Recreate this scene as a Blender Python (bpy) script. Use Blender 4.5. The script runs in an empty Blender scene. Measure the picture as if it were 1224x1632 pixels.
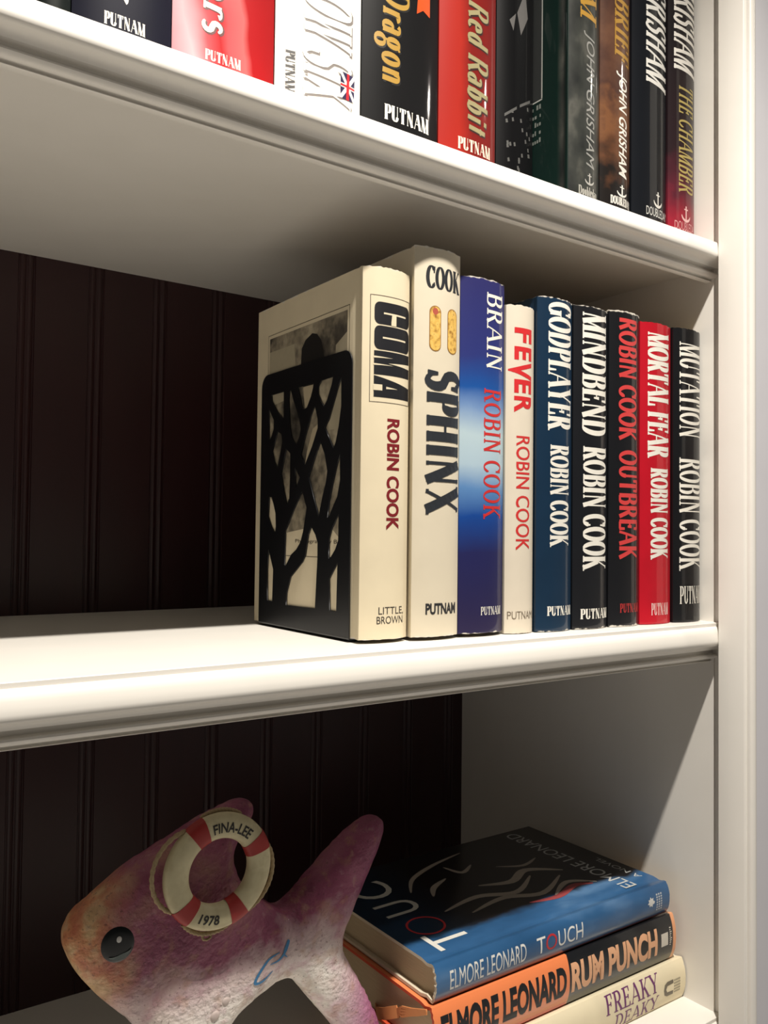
import bpy, bmesh, math, random
import numpy as np
from mathutils import Vector, Matrix, geometry, noise as mnoise
random.seed(7)
CM = 0.01
SC = bpy.context.scene
COL = SC.collection

# ------------------------------------------------------------------ camera
cam_d = bpy.data.cameras.new('camera')
cam_d.sensor_fit = 'VERTICAL'
cam_d.sensor_height = 36.0
cam_d.sensor_width = 27.0
cam_d.lens = 29.7516
cam_d.clip_start = 0.01
cam = bpy.data.objects.new('camera', cam_d)
COL.objects.link(cam)
_r = Vector((0.816321, -0.577487, 0.011339)); _u = Vector((-0.025952, -0.017059, 0.999518)); _f = Vector((0.577015, 0.816222, 0.028913))
cm = Matrix((_r, _u, -_f)).transposed().to_4x4()
cm.translation = Vector((-56.98156, -37.63378, 6.11496)) * CM
cam.matrix_world = cm
SC.camera = cam

# ------------------------------------------------------------------ world and light
SC.view_settings.view_transform = 'Standard'
SC.view_settings.look = 'None'
SC.view_settings.exposure = 0.0
SC.view_settings.gamma = 1.0
SC.view_settings.use_curve_mapping = False
w = bpy.data.worlds.new('room_light'); SC.world = w; w.use_nodes = True
# the unseen room: dim upper walls, a lit pale floor below
_t = w.node_tree; _b = _t.nodes['Background']
_tc = _t.nodes.new('ShaderNodeTexCoord'); _sx = _t.nodes.new('ShaderNodeSeparateXYZ'); _mr = _t.nodes.new('ShaderNodeMapRange'); _mx = _t.nodes.new('ShaderNodeMix'); _mx.data_type = 'RGBA'
_t.links.new(_tc.outputs['Generated'], _sx.inputs[0]); _t.links.new(_sx.outputs['Z'], _mr.inputs[0])
_mr.inputs[1].default_value = -.55; _mr.inputs[2].default_value = .05
_mx.inputs[6].default_value = (.46, .42, .37, 1); _mx.inputs[7].default_value = (.036, .034, .031, 1)
_t.links.new(_mr.outputs[0], _mx.inputs[0]); _t.links.new(_mx.outputs[2], _b.inputs[0]); _b.inputs[1].default_value = 1.0

def lamp(name, loc, energy, color, size, cone):
    # recessed ceiling spot pointing straight down
    l = bpy.data.lights.new(name, 'SPOT'); l.energy = energy; l.color = color; l.shadow_soft_size = size * CM
    l.spot_size = math.radians(cone); l.spot_blend = 1.0
    o = bpy.data.objects.new(name, l); COL.objects.link(o); o.location = Vector(loc) * CM
    return o
lamp('ceiling_spot', (-33, -34.6, 85), 74.0, (1.0, 0.935, 0.845), 1.3, 122)
lamp('ceiling_spot', (80, -55, 95), 22.0, (1.0, 0.93, 0.83), 2.0, 150)

# ------------------------------------------------------------------ materials
def lin(c):
    return tuple(((x / 255) / 12.92 if x / 255 <= 0.04045 else ((x / 255 + 0.055) / 1.055) ** 2.4) for x in c) + (1,)

class NT:
    def __init__(s, name, rough=0.5, coat=0.0, spec=0.5):
        s.m = bpy.data.materials.new(name); s.m.use_nodes = True
        s.t = s.m.node_tree; s.b = s.t.nodes['Principled BSDF']
        s.b.inputs['Roughness'].default_value = rough
        s.b.inputs['Coat Weight'].default_value = coat
        s.b.inputs['Coat Roughness'].default_value = 0.07
        s.b.inputs['Specular IOR Level'].default_value = spec
        s._c = None
    def n(s, typ, **k):
        x = s.t.nodes.new(typ)
        for a, v in k.items(): setattr(x, a, v)
        return x
    def link(s, a, b): s.t.links.new(a, b)
    def co(s, scale=(100, 100, 100)):
        tc = s.n('ShaderNodeTexCoord'); mp = s.n('ShaderNodeMapping'); mp.inputs['Scale'].default_value = scale
        s.link(tc.outputs['Object'], mp.inputs[0]); return mp.outputs[0]
    def noise(s, scale, detail=3, vec=None):
        x = s.n('ShaderNodeTexNoise'); x.inputs['Scale'].default_value = scale; x.inputs['Detail'].default_value = detail
        s.link(vec if vec is not None else s.co(), x.inputs['Vector']); return x.outputs['Fac']
    def sep(s, vec=None):
        x = s.n('ShaderNodeSeparateXYZ'); s.link(vec if vec is not None else s.co(), x.inputs[0]); return x.outputs
    def math(s, op, a, b=None, c=None, clamp=False):
        x = s.n('ShaderNodeMath', operation=op); x.use_clamp = clamp
        for i, v in enumerate((a, b, c)):
            if v is None: continue
            if isinstance(v, (int, float)): x.inputs[i].default_value = v
            else: s.link(v, x.inputs[i])
        return x.outputs[0]
    def ramp(s, fac, stops, interp='LINEAR'):
        x = s.n('ShaderNodeValToRGB'); e = x.color_ramp.elements; x.color_ramp.interpolation = interp
        while len(e) < len(stops): e.new(0.5)
        for i, (p, c) in enumerate(stops): e[i].position = p; e[i].color = lin(c)
        s.link(fac, x.inputs[0]); return x.outputs[0]
    def mix(s, fac, a, b):
        x = s.n('ShaderNodeMix', data_type='RGBA')
        if isinstance(fac, (int, float)): x.inputs[0].default_value = fac
        else: s.link(fac, x.inputs[0])
        for v, i in ((a, 6), (b, 7)):
            if isinstance(v, tuple): x.inputs[i].default_value = v if len(v) == 4 else lin(v)
            else: s.link(v, x.inputs[i])
        return x.outputs[2]
    def step(s, v, a, b):
        x = s.n('ShaderNodeMapRange'); x.inputs[1].default_value = a; x.inputs[2].default_value = b
        x.clamp = True; s.link(v, x.inputs[0]); return x.outputs[0]
    def base(s, c):
        if isinstance(c, tuple): s.b.inputs['Base Color'].default_value = c if len(c) == 4 else lin(c)
        else: s.link(c, s.b.inputs['Base Color'])
        return s
    def bump(s, h, strength, dist=0.001):
        x = s.n('ShaderNodeBump'); x.inputs['Strength'].default_value = strength; x.inputs['Distance'].default_value = dist
        s.link(h, x.inputs['Height']); s.link(x.outputs[0], s.b.inputs['Normal']); return s

_pc = {}
def plain(c, rough=0.5, coat=0.0, spec=0.5, var=0.06):
    key = (c, rough, coat, spec)
    if key in _pc: return _pc[key]
    t = NT('paint_%d_%d_%d' % c, rough, coat, spec)
    d = tuple(max(0, int(x * (1 - var))) for x in c)
    t.base(t.mix(t.noise(2.5), lin(c), lin(d)))
    _pc[key] = t.m; return t.m

def white_paint():
    t = NT('white_satin_paint', 0.38, 0.0, 0.5)
    c = t.mix(t.noise(0.25, 4), lin((233, 229, 222)), lin((225, 221, 213)))
    t.base(c)
    t.bump(t.noise(1.0, 3, t.co((6, 160, 160))), 0.06, 0.0006)
    return t.m
WHITE = white_paint()

# ------------------------------------------------------------------ mesh helpers (all input in cm)
def mesh_obj(name, verts, faces, mats, parent=None, smooth=None, fmat=None, loc=None):
    me = bpy.data.meshes.new(name)
    me.from_pydata([tuple(c * CM for c in v) for v in verts], [], faces)
    me.update()
    for m in (mats if isinstance(mats, (list, tuple)) else [mats]): me.materials.append(m)
    if fmat: me.polygons.foreach_set('material_index', fmat)
    bm = bmesh.new(); bm.from_mesh(me); bmesh.ops.recalc_face_normals(bm, faces=bm.faces); bm.to_mesh(me); bm.free()
    o = bpy.data.objects.new(name, me); COL.objects.link(o)
    if parent: o.parent = parent
    if loc: o.location = Vector(loc) * CM
    if smooth is not None:
        me.polygons.foreach_set('use_smooth', [True] * len(me.polygons))
        if smooth < 180:
            bm = bmesh.new(); bm.from_mesh(me)
            for e in bm.edges:
                if len(e.link_faces) == 2 and e.calc_face_angle(0) > math.radians(smooth): e.smooth = False
                elif len(e.link_faces) == 1: e.smooth = False
            bm.to_mesh(me); bm.free()
    return o

def empty(name, loc, label, cat, group=None):
    o = bpy.data.objects.new(name, None); COL.objects.link(o); o.location = Vector(loc) * CM
    o.empty_display_size = 0.01
    o['label'] = label; o['category'] = cat
    if group: o['group'] = group
    return o

def box(a, b):
    x0, y0, z0 = a; x1, y1, z1 = b
    v = [(x0, y0, z0), (x1, y0, z0), (x1, y1, z0), (x0, y1, z0), (x0, y0, z1), (x1, y0, z1), (x1, y1, z1), (x0, y1, z1)]
    f = [(0, 3, 2, 1), (4, 5, 6, 7), (0, 1, 5, 4), (1, 2, 6, 5), (2, 3, 7, 6), (3, 0, 4, 7)]
    return v, f

def bevel(o, width, seg=2):
    m = o.modifiers.new('bevel', 'BEVEL'); m.width = width * CM; m.segments = seg; m.limit_method = 'ANGLE'
    return o

def structure(o):
    o['kind'] = 'structure'; return o

def extrude_x(profile, x0, x1):
    n = len(profile)
    v = [(x0, y, z) for y, z in profile] + [(x1, y, z) for y, z in profile]
    f = [(i, (i + 1) % n, n + (i + 1) % n, n + i) for i in range(n)]
    f += [tuple(range(n)), tuple(range(2 * n - 1, n - 1, -1))]
    return v, f

# ------------------------------------------------------------------ setting
D = 28.74; ZO = 28.69; XL = -86.0; ZL = -28.75
def beadboard():
    t = NT('dark_cherry_beadboard', 0.42, 0.0, 0.5)
    c = t.mix(t.noise(1.2, 5, t.co((60, 60, 6))), lin((52, 22, 24)), lin((40, 17, 19)))
    t.base(c); t.bump(t.noise(2.0, 4, t.co((90, 90, 8))), 0.05, 0.0005)
    # boards 5.1 cm apart, two small beads at every joint
    prof = []
    x = XL
    k = math.floor((XL + 43.0) / 5.12)
    prof.append((XL, 0.0))
    while True:
        j = -42.8 + 5.12 * k; k += 1
        if j < XL + 1: continue
        if j > -1.5: break
        for dx, dy in ((-.62, 0), (-.56, .09), (-.50, .09), (-.42, .02), (-.28, -.03), (-.12, .02), (-.04, .09), (.04, .09), (.12, .02), (.28, -.03), (.42, .02), (.50, .09), (.56, .09), (.62, 0)):
            prof.append((j + dx, dy))
    prof.append((1.5, 0.0))
    n = len(prof)
    z0, z1 = -36.0, 60.0
    v = [(a, D + b, z0) for a, b in prof] + [(a, D + b, z1) for a, b in prof] + [(XL, D + 1.2, z0), (1.5, D + 1.2, z0), (XL, D + 1.2, z1), (1.5, D + 1.2, z1)]
    f = [(i, i + 1, n + i + 1, n + i) for i in range(n - 1)]
    q = 2 * n
    f += [(q, q + 1, q + 3, q + 2), (0, n, q + 2, q), (n - 1, q + 1, q + 3, 2 * n - 1), tuple(range(n)) + (q + 1, q), tuple(range(n, 2 * n)) + (q + 3, q + 2)]
    return structure(mesh_obj('wall_back', v, f, t.m))
beadboard()
v, f = box((0, 0, -36), (1.9, D, 60)); structure(mesh_obj('wall_right', v, f, WHITE))
# face frame post: recess strip, post with rounded front bead, then wider pilaster
v, f = box((.15, -1.05, -36), (1.9, 0, 60)); structure(mesh_obj('trim_1', v, f, WHITE))
def post():
    pr = [(-1.0, -1.05), (-1.0, -3.0), (-.94, -3.1), (-.8, -3.14), (-.8, -3.24), (-.82, -3.38), (-.72, -3.52), (-.52, -3.6), (-.26, -3.56), (-.1, -3.42), (-.05, -3.28), (.2, -3.2), (.2, -1.05)]
    n = len(pr)
    v = [(x, y, -36) for x, y in pr] + [(x, y, 60) for x, y in pr]
    f = [(i, (i + 1) % n, n + (i + 1) % n, n + i) for i in range(n)] + [tuple(range(n)), tuple(range(2 * n - 1, n - 1, -1))]
    structure(mesh_obj('trim_2', v, f, WHITE, smooth=45))
post()
COOL = NT('cool_white_front', .6, 0, .3); COOL.base(COOL.mix(COOL.noise(.3), lin((206, 205, 210)), lin((198, 197, 203))))  # front face cooler and a little darker than the post
v, f = box((.2, -3.28, -36), (12, -.6, 60)); structure(mesh_obj('wall_front', v, f, COOL.m))

LIP = [(0, 0), (-.52, 0), (-.55, -.03), (-.55, -.26), (-.70, -.32), (-.83, -.48), (-.92, -.74), (-.98, -1.02), (-1.02, -1.28), (-1.0, -1.48), (-.91, -1.62), (-.78, -1.68),
       (-.66, -1.70), (-.50, -1.74), (-.38, -1.82), (-.29, -1.92), (-.24, -2.03), (.10, -2.05), (.16, -2.08), (.16, -2.34), (.10, -2.38), (-.19, -2.40), (-.22, -2.50), (-.16, -2.61), (-.05, -2.70),
       (.06, -2.74), (.36, -2.77), (.36, -2.90), (.20, -2.93), (.24, -2.96), (.64, -2.96), (.64, -1.9), (0, -1.9)]
def shelf(z, label, dz=0):
    r = empty('bookshelf_shelf', (-43, 14, z - 1.9), label, 'shelf', 'white built-in shelves')
    v, f = box((XL, 0, z - 1.9), (0, D, z - dz)); o = mesh_obj('shelf_board', v, f, WHITE)
    v, f = extrude_x([(y, z + min(zz, -dz)) for y, zz in LIP], XL, .15)
    m = mesh_obj('front_molding', v, f, WHITE, smooth=38)
    for c in (o, m):
        c.parent = r; c.matrix_parent_inverse = Matrix.Translation(-r.location)
    return r
shelf(ZO, 'white shelf board with molded front edge carrying the top row of novels', .26)
shelf(0, 'white shelf board with molded front edge, the one in the middle holding the bookend')
shelf(ZL, 'white shelf board at the bottom under the fish and the lying books')

# ------------------------------------------------------------------ lettering
def arc(cx, cy, rx, ry, a0, a1, n=12):
    return [(cx + rx * math.cos(math.radians(a0 + (a1 - a0) * i / n)), cy + ry * math.sin(math.radians(a0 + (a1 - a0) * i / n))) for i in range(n + 1)]
def stem(x, s='se', y0=0, y1=1): return ('K', [(x, y0), (x, y1)], s)
G = {
 'A': (.86, [('n', [(.06, 0), (.43, 1)], 's'), ('K', [(.43, 1), (.80, 0)], 'e'), ('n', [(.19, .34), (.66, .34)], '')]),
 'B': (.72, [stem(.17), ('c', [(.17, .98), (.42, .98)] + arc(.42, .755, .19, .225, 90, -90) + [(.17, .53)], ''), ('c', [(.17, .50), (.44, .50)] + arc(.44, .26, .21, .24, 90, -90) + [(.17, .02)], '')]),
 'C': (.76, [('c', arc(.43, .5, .33, .48, 42, 318, 20), ''), ('v', [(.69, .98), (.69, .68)], ''), ('v', [(.69, .12), (.69, .26)], '')]),
 'D': (.82, [stem(.17), ('c', [(.17, .98), (.38, .98)] + arc(.38, .5, .34, .48, 90, -90, 18) + [(.17, .02)], '')]),
 'E': (.68, [stem(.17), ('n', [(.17, .975), (.60, .975)], ''), ('n', [(.17, .52), (.48, .52)], ''), ('n', [(.17, .025), (.62, .025)], ''), ('v', [(.60, 1), (.60, .76)], ''), ('v', [(.62, 0), (.62, .25)], ''), ('v', [(.48, .63), (.48, .41)], '')]),
 'F': (.64, [stem(.17), ('n', [(.17, .975), (.58, .975)], ''), ('n', [(.17, .52), (.46, .52)], ''), ('v', [(.58, 1), (.58, .74)], ''), ('v', [(.46, .63), (.46, .41)], '')]),
 'G': (.82, [('c', arc(.43, .5, .33, .48, 42, 318, 20), ''), ('v', [(.68, .98), (.68, .68)], ''), ('K', [(.67, .44), (.67, .05)], 's')]),
 'H': (.88, [stem(.17), stem(.71), ('n', [(.17, .52), (.71, .52)], '')]),
 'I': (.36, [stem(.18)]),
 'J': (.5, [('K', [(.33, 1), (.33, .2)], 's'), ('c', arc(.2, .2, .13, .2, 0, -150, 8), '')]),
 'K': (.84, [stem(.17), ('n', [(.70, 1), (.2, .42)], 's'), ('K', [(.34, .58), (.74, 0)], 'e')]),
 'L': (.64, [stem(.17), ('n', [(.17, .025), (.58, .025)], ''), ('v', [(.58, 0), (.58, .28)], '')]),
 'M': (1.0, [('n', [(.10, 0), (.14, 1)], 's'), ('K', [(.14, 1), (.50, .0)], 's'), ('n', [(.50, 0), (.84, 1)], ''), ('K', [(.84, 1), (.88, 0)], 'se')]),
 'N': (.86, [('n', [(.14, 0), (.14, 1)], 'se'), ('K', [(.14, 1), (.72, 0)], ''), ('n', [(.72, 0), (.72, 1)], 'e')]),
 'O': (.84, [('c', arc(.42, .5, .34, .48, 0, 360, 28), '')]),
 'P': (.68, [stem(.17), ('c', [(.17, .98), (.40, .98)] + arc(.40, .72, .21, .26, 90, -90) + [(.17, .46)], '')]),
 'R': (.78, [stem(.17), ('c', [(.17, .98), (.40, .98)] + arc(.40, .74, .20, .24, 90, -90) + [(.17, .50)], ''), ('K', [(.38, .50), (.70, 0)], 'e')]),
 'S': (.62, [('S', arc(.31, .74, .20, .24, 30, 230, 10) + [(.31, .5)] + arc(.31, .26, .22, .24, 50, -150, 10), ''), ('v', [(.54, .98), (.54, .70)], ''), ('v', [(.09, .02), (.09, .30)], '')]),
 'T': (.74, [stem(.37, 's'), ('n', [(.05, .975), (.69, .975)], ''), ('v', [(.06, 1), (.06, .72)], ''), ('v', [(.68, 1), (.68, .72)], '')]),
 'U': (.84, [('K', [(.17, 1), (.17, .3)], 's'), ('c', arc(.42, .3, .25, .28, 180, 360), ''), ('n', [(.67, .3), (.67, 1)], 'e')]),
 'V': (.84, [('K', [(.08, 1), (.43, 0)], 's'), ('n', [(.43, 0), (.76, 1)], 'e')]),
 'X': (.84, [('K', [(.10, 1), (.74, 0)], 'se'), ('n', [(.72, 1), (.12, 0)], 'se')]),
 'Y': (.82, [('K', [(.08, 1), (.41, .47)], 's'), ('n', [(.74, 1), (.41, .47)], 's'), ('K', [(.41, .47), (.41, 0)], 'e')]),
 'a': (.52, [('K', [(.38, .5), (.38, 0)], ''), ('c', arc(.24, .5, .14, .14, 150, 0, 8), ''), ('c', arc(.22, .19, .15, .18, 0, 360, 16), '')]),
 'b': (.56, [('K', [(.14, 1), (.14, 0)], ''), ('c', arc(.29, .31, .17, .31, 0, 360, 16), '')]),
 'd': (.56, [('K', [(.42, 1), (.42, 0)], ''), ('c', arc(.27, .31, .17, .31, 0, 360, 16), '')]),
 'e': (.50, [('c', [(.09, .36), (.41, .36)] + arc(.25, .32, .17, .31, 10, 310, 16), '')]),
 'g': (.54, [('c', arc(.25, .40, .15, .22, 0, 360, 16), ''), ('c', arc(.25, -.10, .19, .17, 0, 360, 16), ''), ('n', [(.38, .58), (.50, .64)], ''), ('n', [(.18, .20), (.16, .06)], '')]),
 'i': (.30, [('K', [(.15, .62), (.15, 0)], ''), ('K', [(.15, .94), (.15, .80)], '')]),
 'l': (.30, [('K', [(.15, 1), (.15, 0)], 'e')]),
 'n': (.60, [('K', [(.14, .62), (.14, 0)], ''), ('c', arc(.31, .44, .14, .18, 180, 0, 10) + [(.45, .0)], '')]),
 'o': (.54, [('c', arc(.27, .31, .18, .31, 0, 360, 18), '')]),
 'r': (.42, [('K', [(.14, .62), (.14, 0)], 'e'), ('c', arc(.28, .46, .13, .16, 170, 20, 8), '')]),
 's': (.44, [('S', arc(.22, .46, .13, .15, 20, 220, 8) + [(.22, .31)] + arc(.22, .16, .15, .15, 50, -140, 8), '')]),
 't': (.40, [('K', [(.2, .86), (.2, .06)], ''), ('n', [(.06, .62), (.36, .62)], '')]),
 'u': (.58, [('K', [(.14, .62), (.14, .2)], ''), ('c', arc(.29, .2, .15, .18, 180, 360, 8), ''), ('K', [(.44, .62), (.44, 0)], '')]),
 'y': (.56, [('K', [(.08, .62), (.28, .0)], ''), ('n', [(.48, .62), (.2, -.28)], '')]),
}
def ribbon(pts, width, out):
    """pts in physical units; width a list; append quads"""
    n = len(pts)
    L = []
    for i in range(n):
        a = pts[max(0, i - 1)]; b = pts[min(n - 1, i + 1)]
        if i == 0 and math.dist(pts[0], pts[-1]) < 1e-6: a = pts[-2]
        if i == n - 1 and math.dist(pts[0], pts[-1]) < 1e-6: b = pts[1]
        dx, dy = b[0] - a[0], b[1] - a[1]; l = math.hypot(dx, dy) or 1e-9
        nx, ny = -dy / l, dx / l; h = width[i] / 2
        L.append(((pts[i][0] + nx * h, pts[i][1] + ny * h), (pts[i][0] - nx * h, pts[i][1] - ny * h)))
    for i in range(n - 1): out.append([L[i][0], L[i + 1][0], L[i + 1][1], L[i][1]])
def subdiv(pts, k):
    r = []
    for i in range(len(pts) - 1):
        for j in range(k): r.append((pts[i][0] + (pts[i + 1][0] - pts[i][0]) * j / k, pts[i][1] + (pts[i + 1][1] - pts[i][1]) * j / k))
    r.append(pts[-1]); return r
def serif_text(txt, L, H, thick=.26, thin=.07, serif=.16, slant=0, gap=.11, grow=0.0):
    """polygons normalised to 0..1 x 0..1 for a box L long and H high"""
    adv = 0; items = []
    for ch in txt:
        if ch == ' ': adv += .36; continue
        g = G[ch]; items.append((adv, ch, g)); adv += g[0] + gap
    adv -= gap
    tot = adv + abs(slant)
    xs = L / (tot * H)              # horizontal condensing
    wk = thick * min(1.0, xs * 1.05 + .05) * H + grow; wn = thin * H * min(1, xs + .25) + grow; sl = serif * xs * H
    polys = []
    for x0, ch, (gw, strokes) in items:
        for kind, pts, sf in strokes:
            P = [((x0 + px + slant * (py if slant > 0 else py - 1)) * xs * H, py * H) for px, py in pts]
            if len(pts) == 2: P = subdiv(P, 7)
            n = len(P)
            if kind == 'K': W = [wk] * n
            elif kind == 'n': W = [wn] * n
            elif kind == 'v': W = [wn + (wk - wn) * .45 * (1 - i / max(1, n - 1)) for i in range(n)]
            elif kind == 'S': W = [wn + (wk * 1.05 - wn) * math.sin(math.pi * i / (n - 1)) ** .8 for i in range(n)]
            else:
                W = []
                for i in range(n):
                    a = P[max(0, i - 1)]; b = P[min(n - 1, i + 1)]
                    if (i in (0, n - 1)) and math.dist(P[0], P[-1]) < 1e-6: a = P[-2]; b = P[1]
                    l = math.dist(a, b) or 1e-9
                    W.append(wn + (wk - wn) * (abs(b[1] - a[1]) / l) ** 1.6)
            ribbon(P, W, polys)
            if serif > 0:
                for flag, e in (('s', P[0]), ('e', P[-1])):
                    if flag in sf:
                        hw = (wk if kind == 'K' else wn) / 2 + sl
                        y = e[1]; top = y > H * .5
                        yy = (y - wn, y) if top else (y, y + wn)
                        polys.append([(e[0] - hw, yy[0]), (e[0] + hw, yy[0]), (e[0] + hw, yy[1]), (e[0] - hw, yy[1])])
    return [[(x / L, y / H) for x, y in q] for q in polys]

_tc = {}
def sans_text(txt, bold=0.0, slant=0.0):
    """built-in face, normalised to 0..1 x 0..1, cut into thin slices across the height so that it can wrap a curve"""
    key = (txt, bold, slant)
    if key in _tc: return _tc[key]
    c = bpy.data.curves.new('t', 'FONT'); c.body = txt; c.offset = bold; c.resolution_u = 4; c.shear = slant; c.fill_mode = 'FRONT'
    o = bpy.data.objects.new('t', c); COL.objects.link(o)
    dg = bpy.context.evaluated_depsgraph_get()
    me = bpy.data.meshes.new_from_object(o.evaluated_get(dg))
    bpy.data.objects.remove(o); bpy.data.curves.remove(c)
    bm = bmesh.new(); bm.from_mesh(me); bpy.data.meshes.remove(me)
    ys = [v.co.y for v in bm.verts]; xs_ = [v.co.x for v in bm.verts]
    y0, y1, x0, x1 = min(ys), max(ys), min(xs_), max(xs_)
    for k in range(1, 7):
        yy = y0 + (y1 - y0) * k / 7
        bmesh.ops.bisect_plane(bm, geom=bm.verts[:] + bm.edges[:] + bm.faces[:], plane_co=(0, yy, 0), plane_no=(0, 1, 0))
    polys = [[((v.co.x - x0) / (x1 - x0), (v.co.y - y0) / (y1 - y0)) for v in fc.verts] for fc in bm.faces]
    bm.free(); _tc[key] = polys; return polys

def poly_grid(poly, nx=1, ny=8):
    """a rectangle (t0,t1,v0,v1) cut across v"""
    t0, t1, v0, v1 = poly
    out = []
    for i in range(ny):
        a = v0 + (v1 - v0) * i / ny; b = v0 + (v1 - v0) * (i + 1) / ny
        out.append([(t0, a), (t1, a), (t1, b), (t0, b)])
    return out
def slice_polys(polys, ny=10):
    bm = bmesh.new()
    for q in polys:
        try: bm.faces.new([bm.verts.new((x, y, 0)) for x, y in q])
        except ValueError: pass
    ys = [v.co.y for v in bm.verts]; y0, y1 = min(ys), max(ys)
    for k in range(1, ny):
        yy = y0 + (y1 - y0) * k / ny
        bmesh.ops.bisect_plane(bm, geom=bm.verts[:] + bm.edges[:] + bm.faces[:], plane_co=(0, yy, 0), plane_no=(0, 1, 0))
    r = [[(v.co.x, v.co.y) for v in fc.verts] for fc in bm.faces]; bm.free(); return r

# ------------------------------------------------------------------ hardcover book
PAGES = None
def pages_mat():
    t = NT('book_pages', 0.85, 0, .2)
    t.base(t.mix(t.noise(2.0, 3, t.co((2200, 40, 40))), lin((212, 192, 158)), lin((180, 160, 128))))
    return t.m
PAGES = pages_mat()
CREAM_EDGE = plain((226, 214, 190), .7)

def worn(t, col, h, amt=.05, cream=(214, 208, 196)):
    """rubbed paper along the head and tail of a jacket"""
    z = t.sep()[2]
    e = t.math('MINIMUM', z, t.math('SUBTRACT', h, z))
    nz = t.noise(1.6, 3, t.co((100, 100, 60)))
    e2 = t.math('SUBTRACT', e, t.math('MULTIPLY', t.math('SUBTRACT', nz, .52), .55))
    return t.mix(t.step(e2, amt, amt - .07), col, lin(cream))
def jacket_plain(name, c, h, rough=.35, coat=.3, wear=.1, var=.12):
    t = NT(name, .5, coat, .12)
    d = tuple(int(x * (1 - var)) for x in c)
    col = t.mix(t.noise(.5, 3), lin(c), lin(d))
    t.base(worn(t, col, h, wear) if wear else col); return t.m
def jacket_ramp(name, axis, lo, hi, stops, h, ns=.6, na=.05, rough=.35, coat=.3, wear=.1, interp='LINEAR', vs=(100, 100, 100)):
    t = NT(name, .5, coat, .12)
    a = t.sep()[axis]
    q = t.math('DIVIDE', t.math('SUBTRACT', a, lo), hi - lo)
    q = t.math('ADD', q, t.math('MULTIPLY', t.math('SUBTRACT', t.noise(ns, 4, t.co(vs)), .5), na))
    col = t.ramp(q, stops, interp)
    t.base(worn(t, col, h, wear) if wear else col); return t.m

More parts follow.
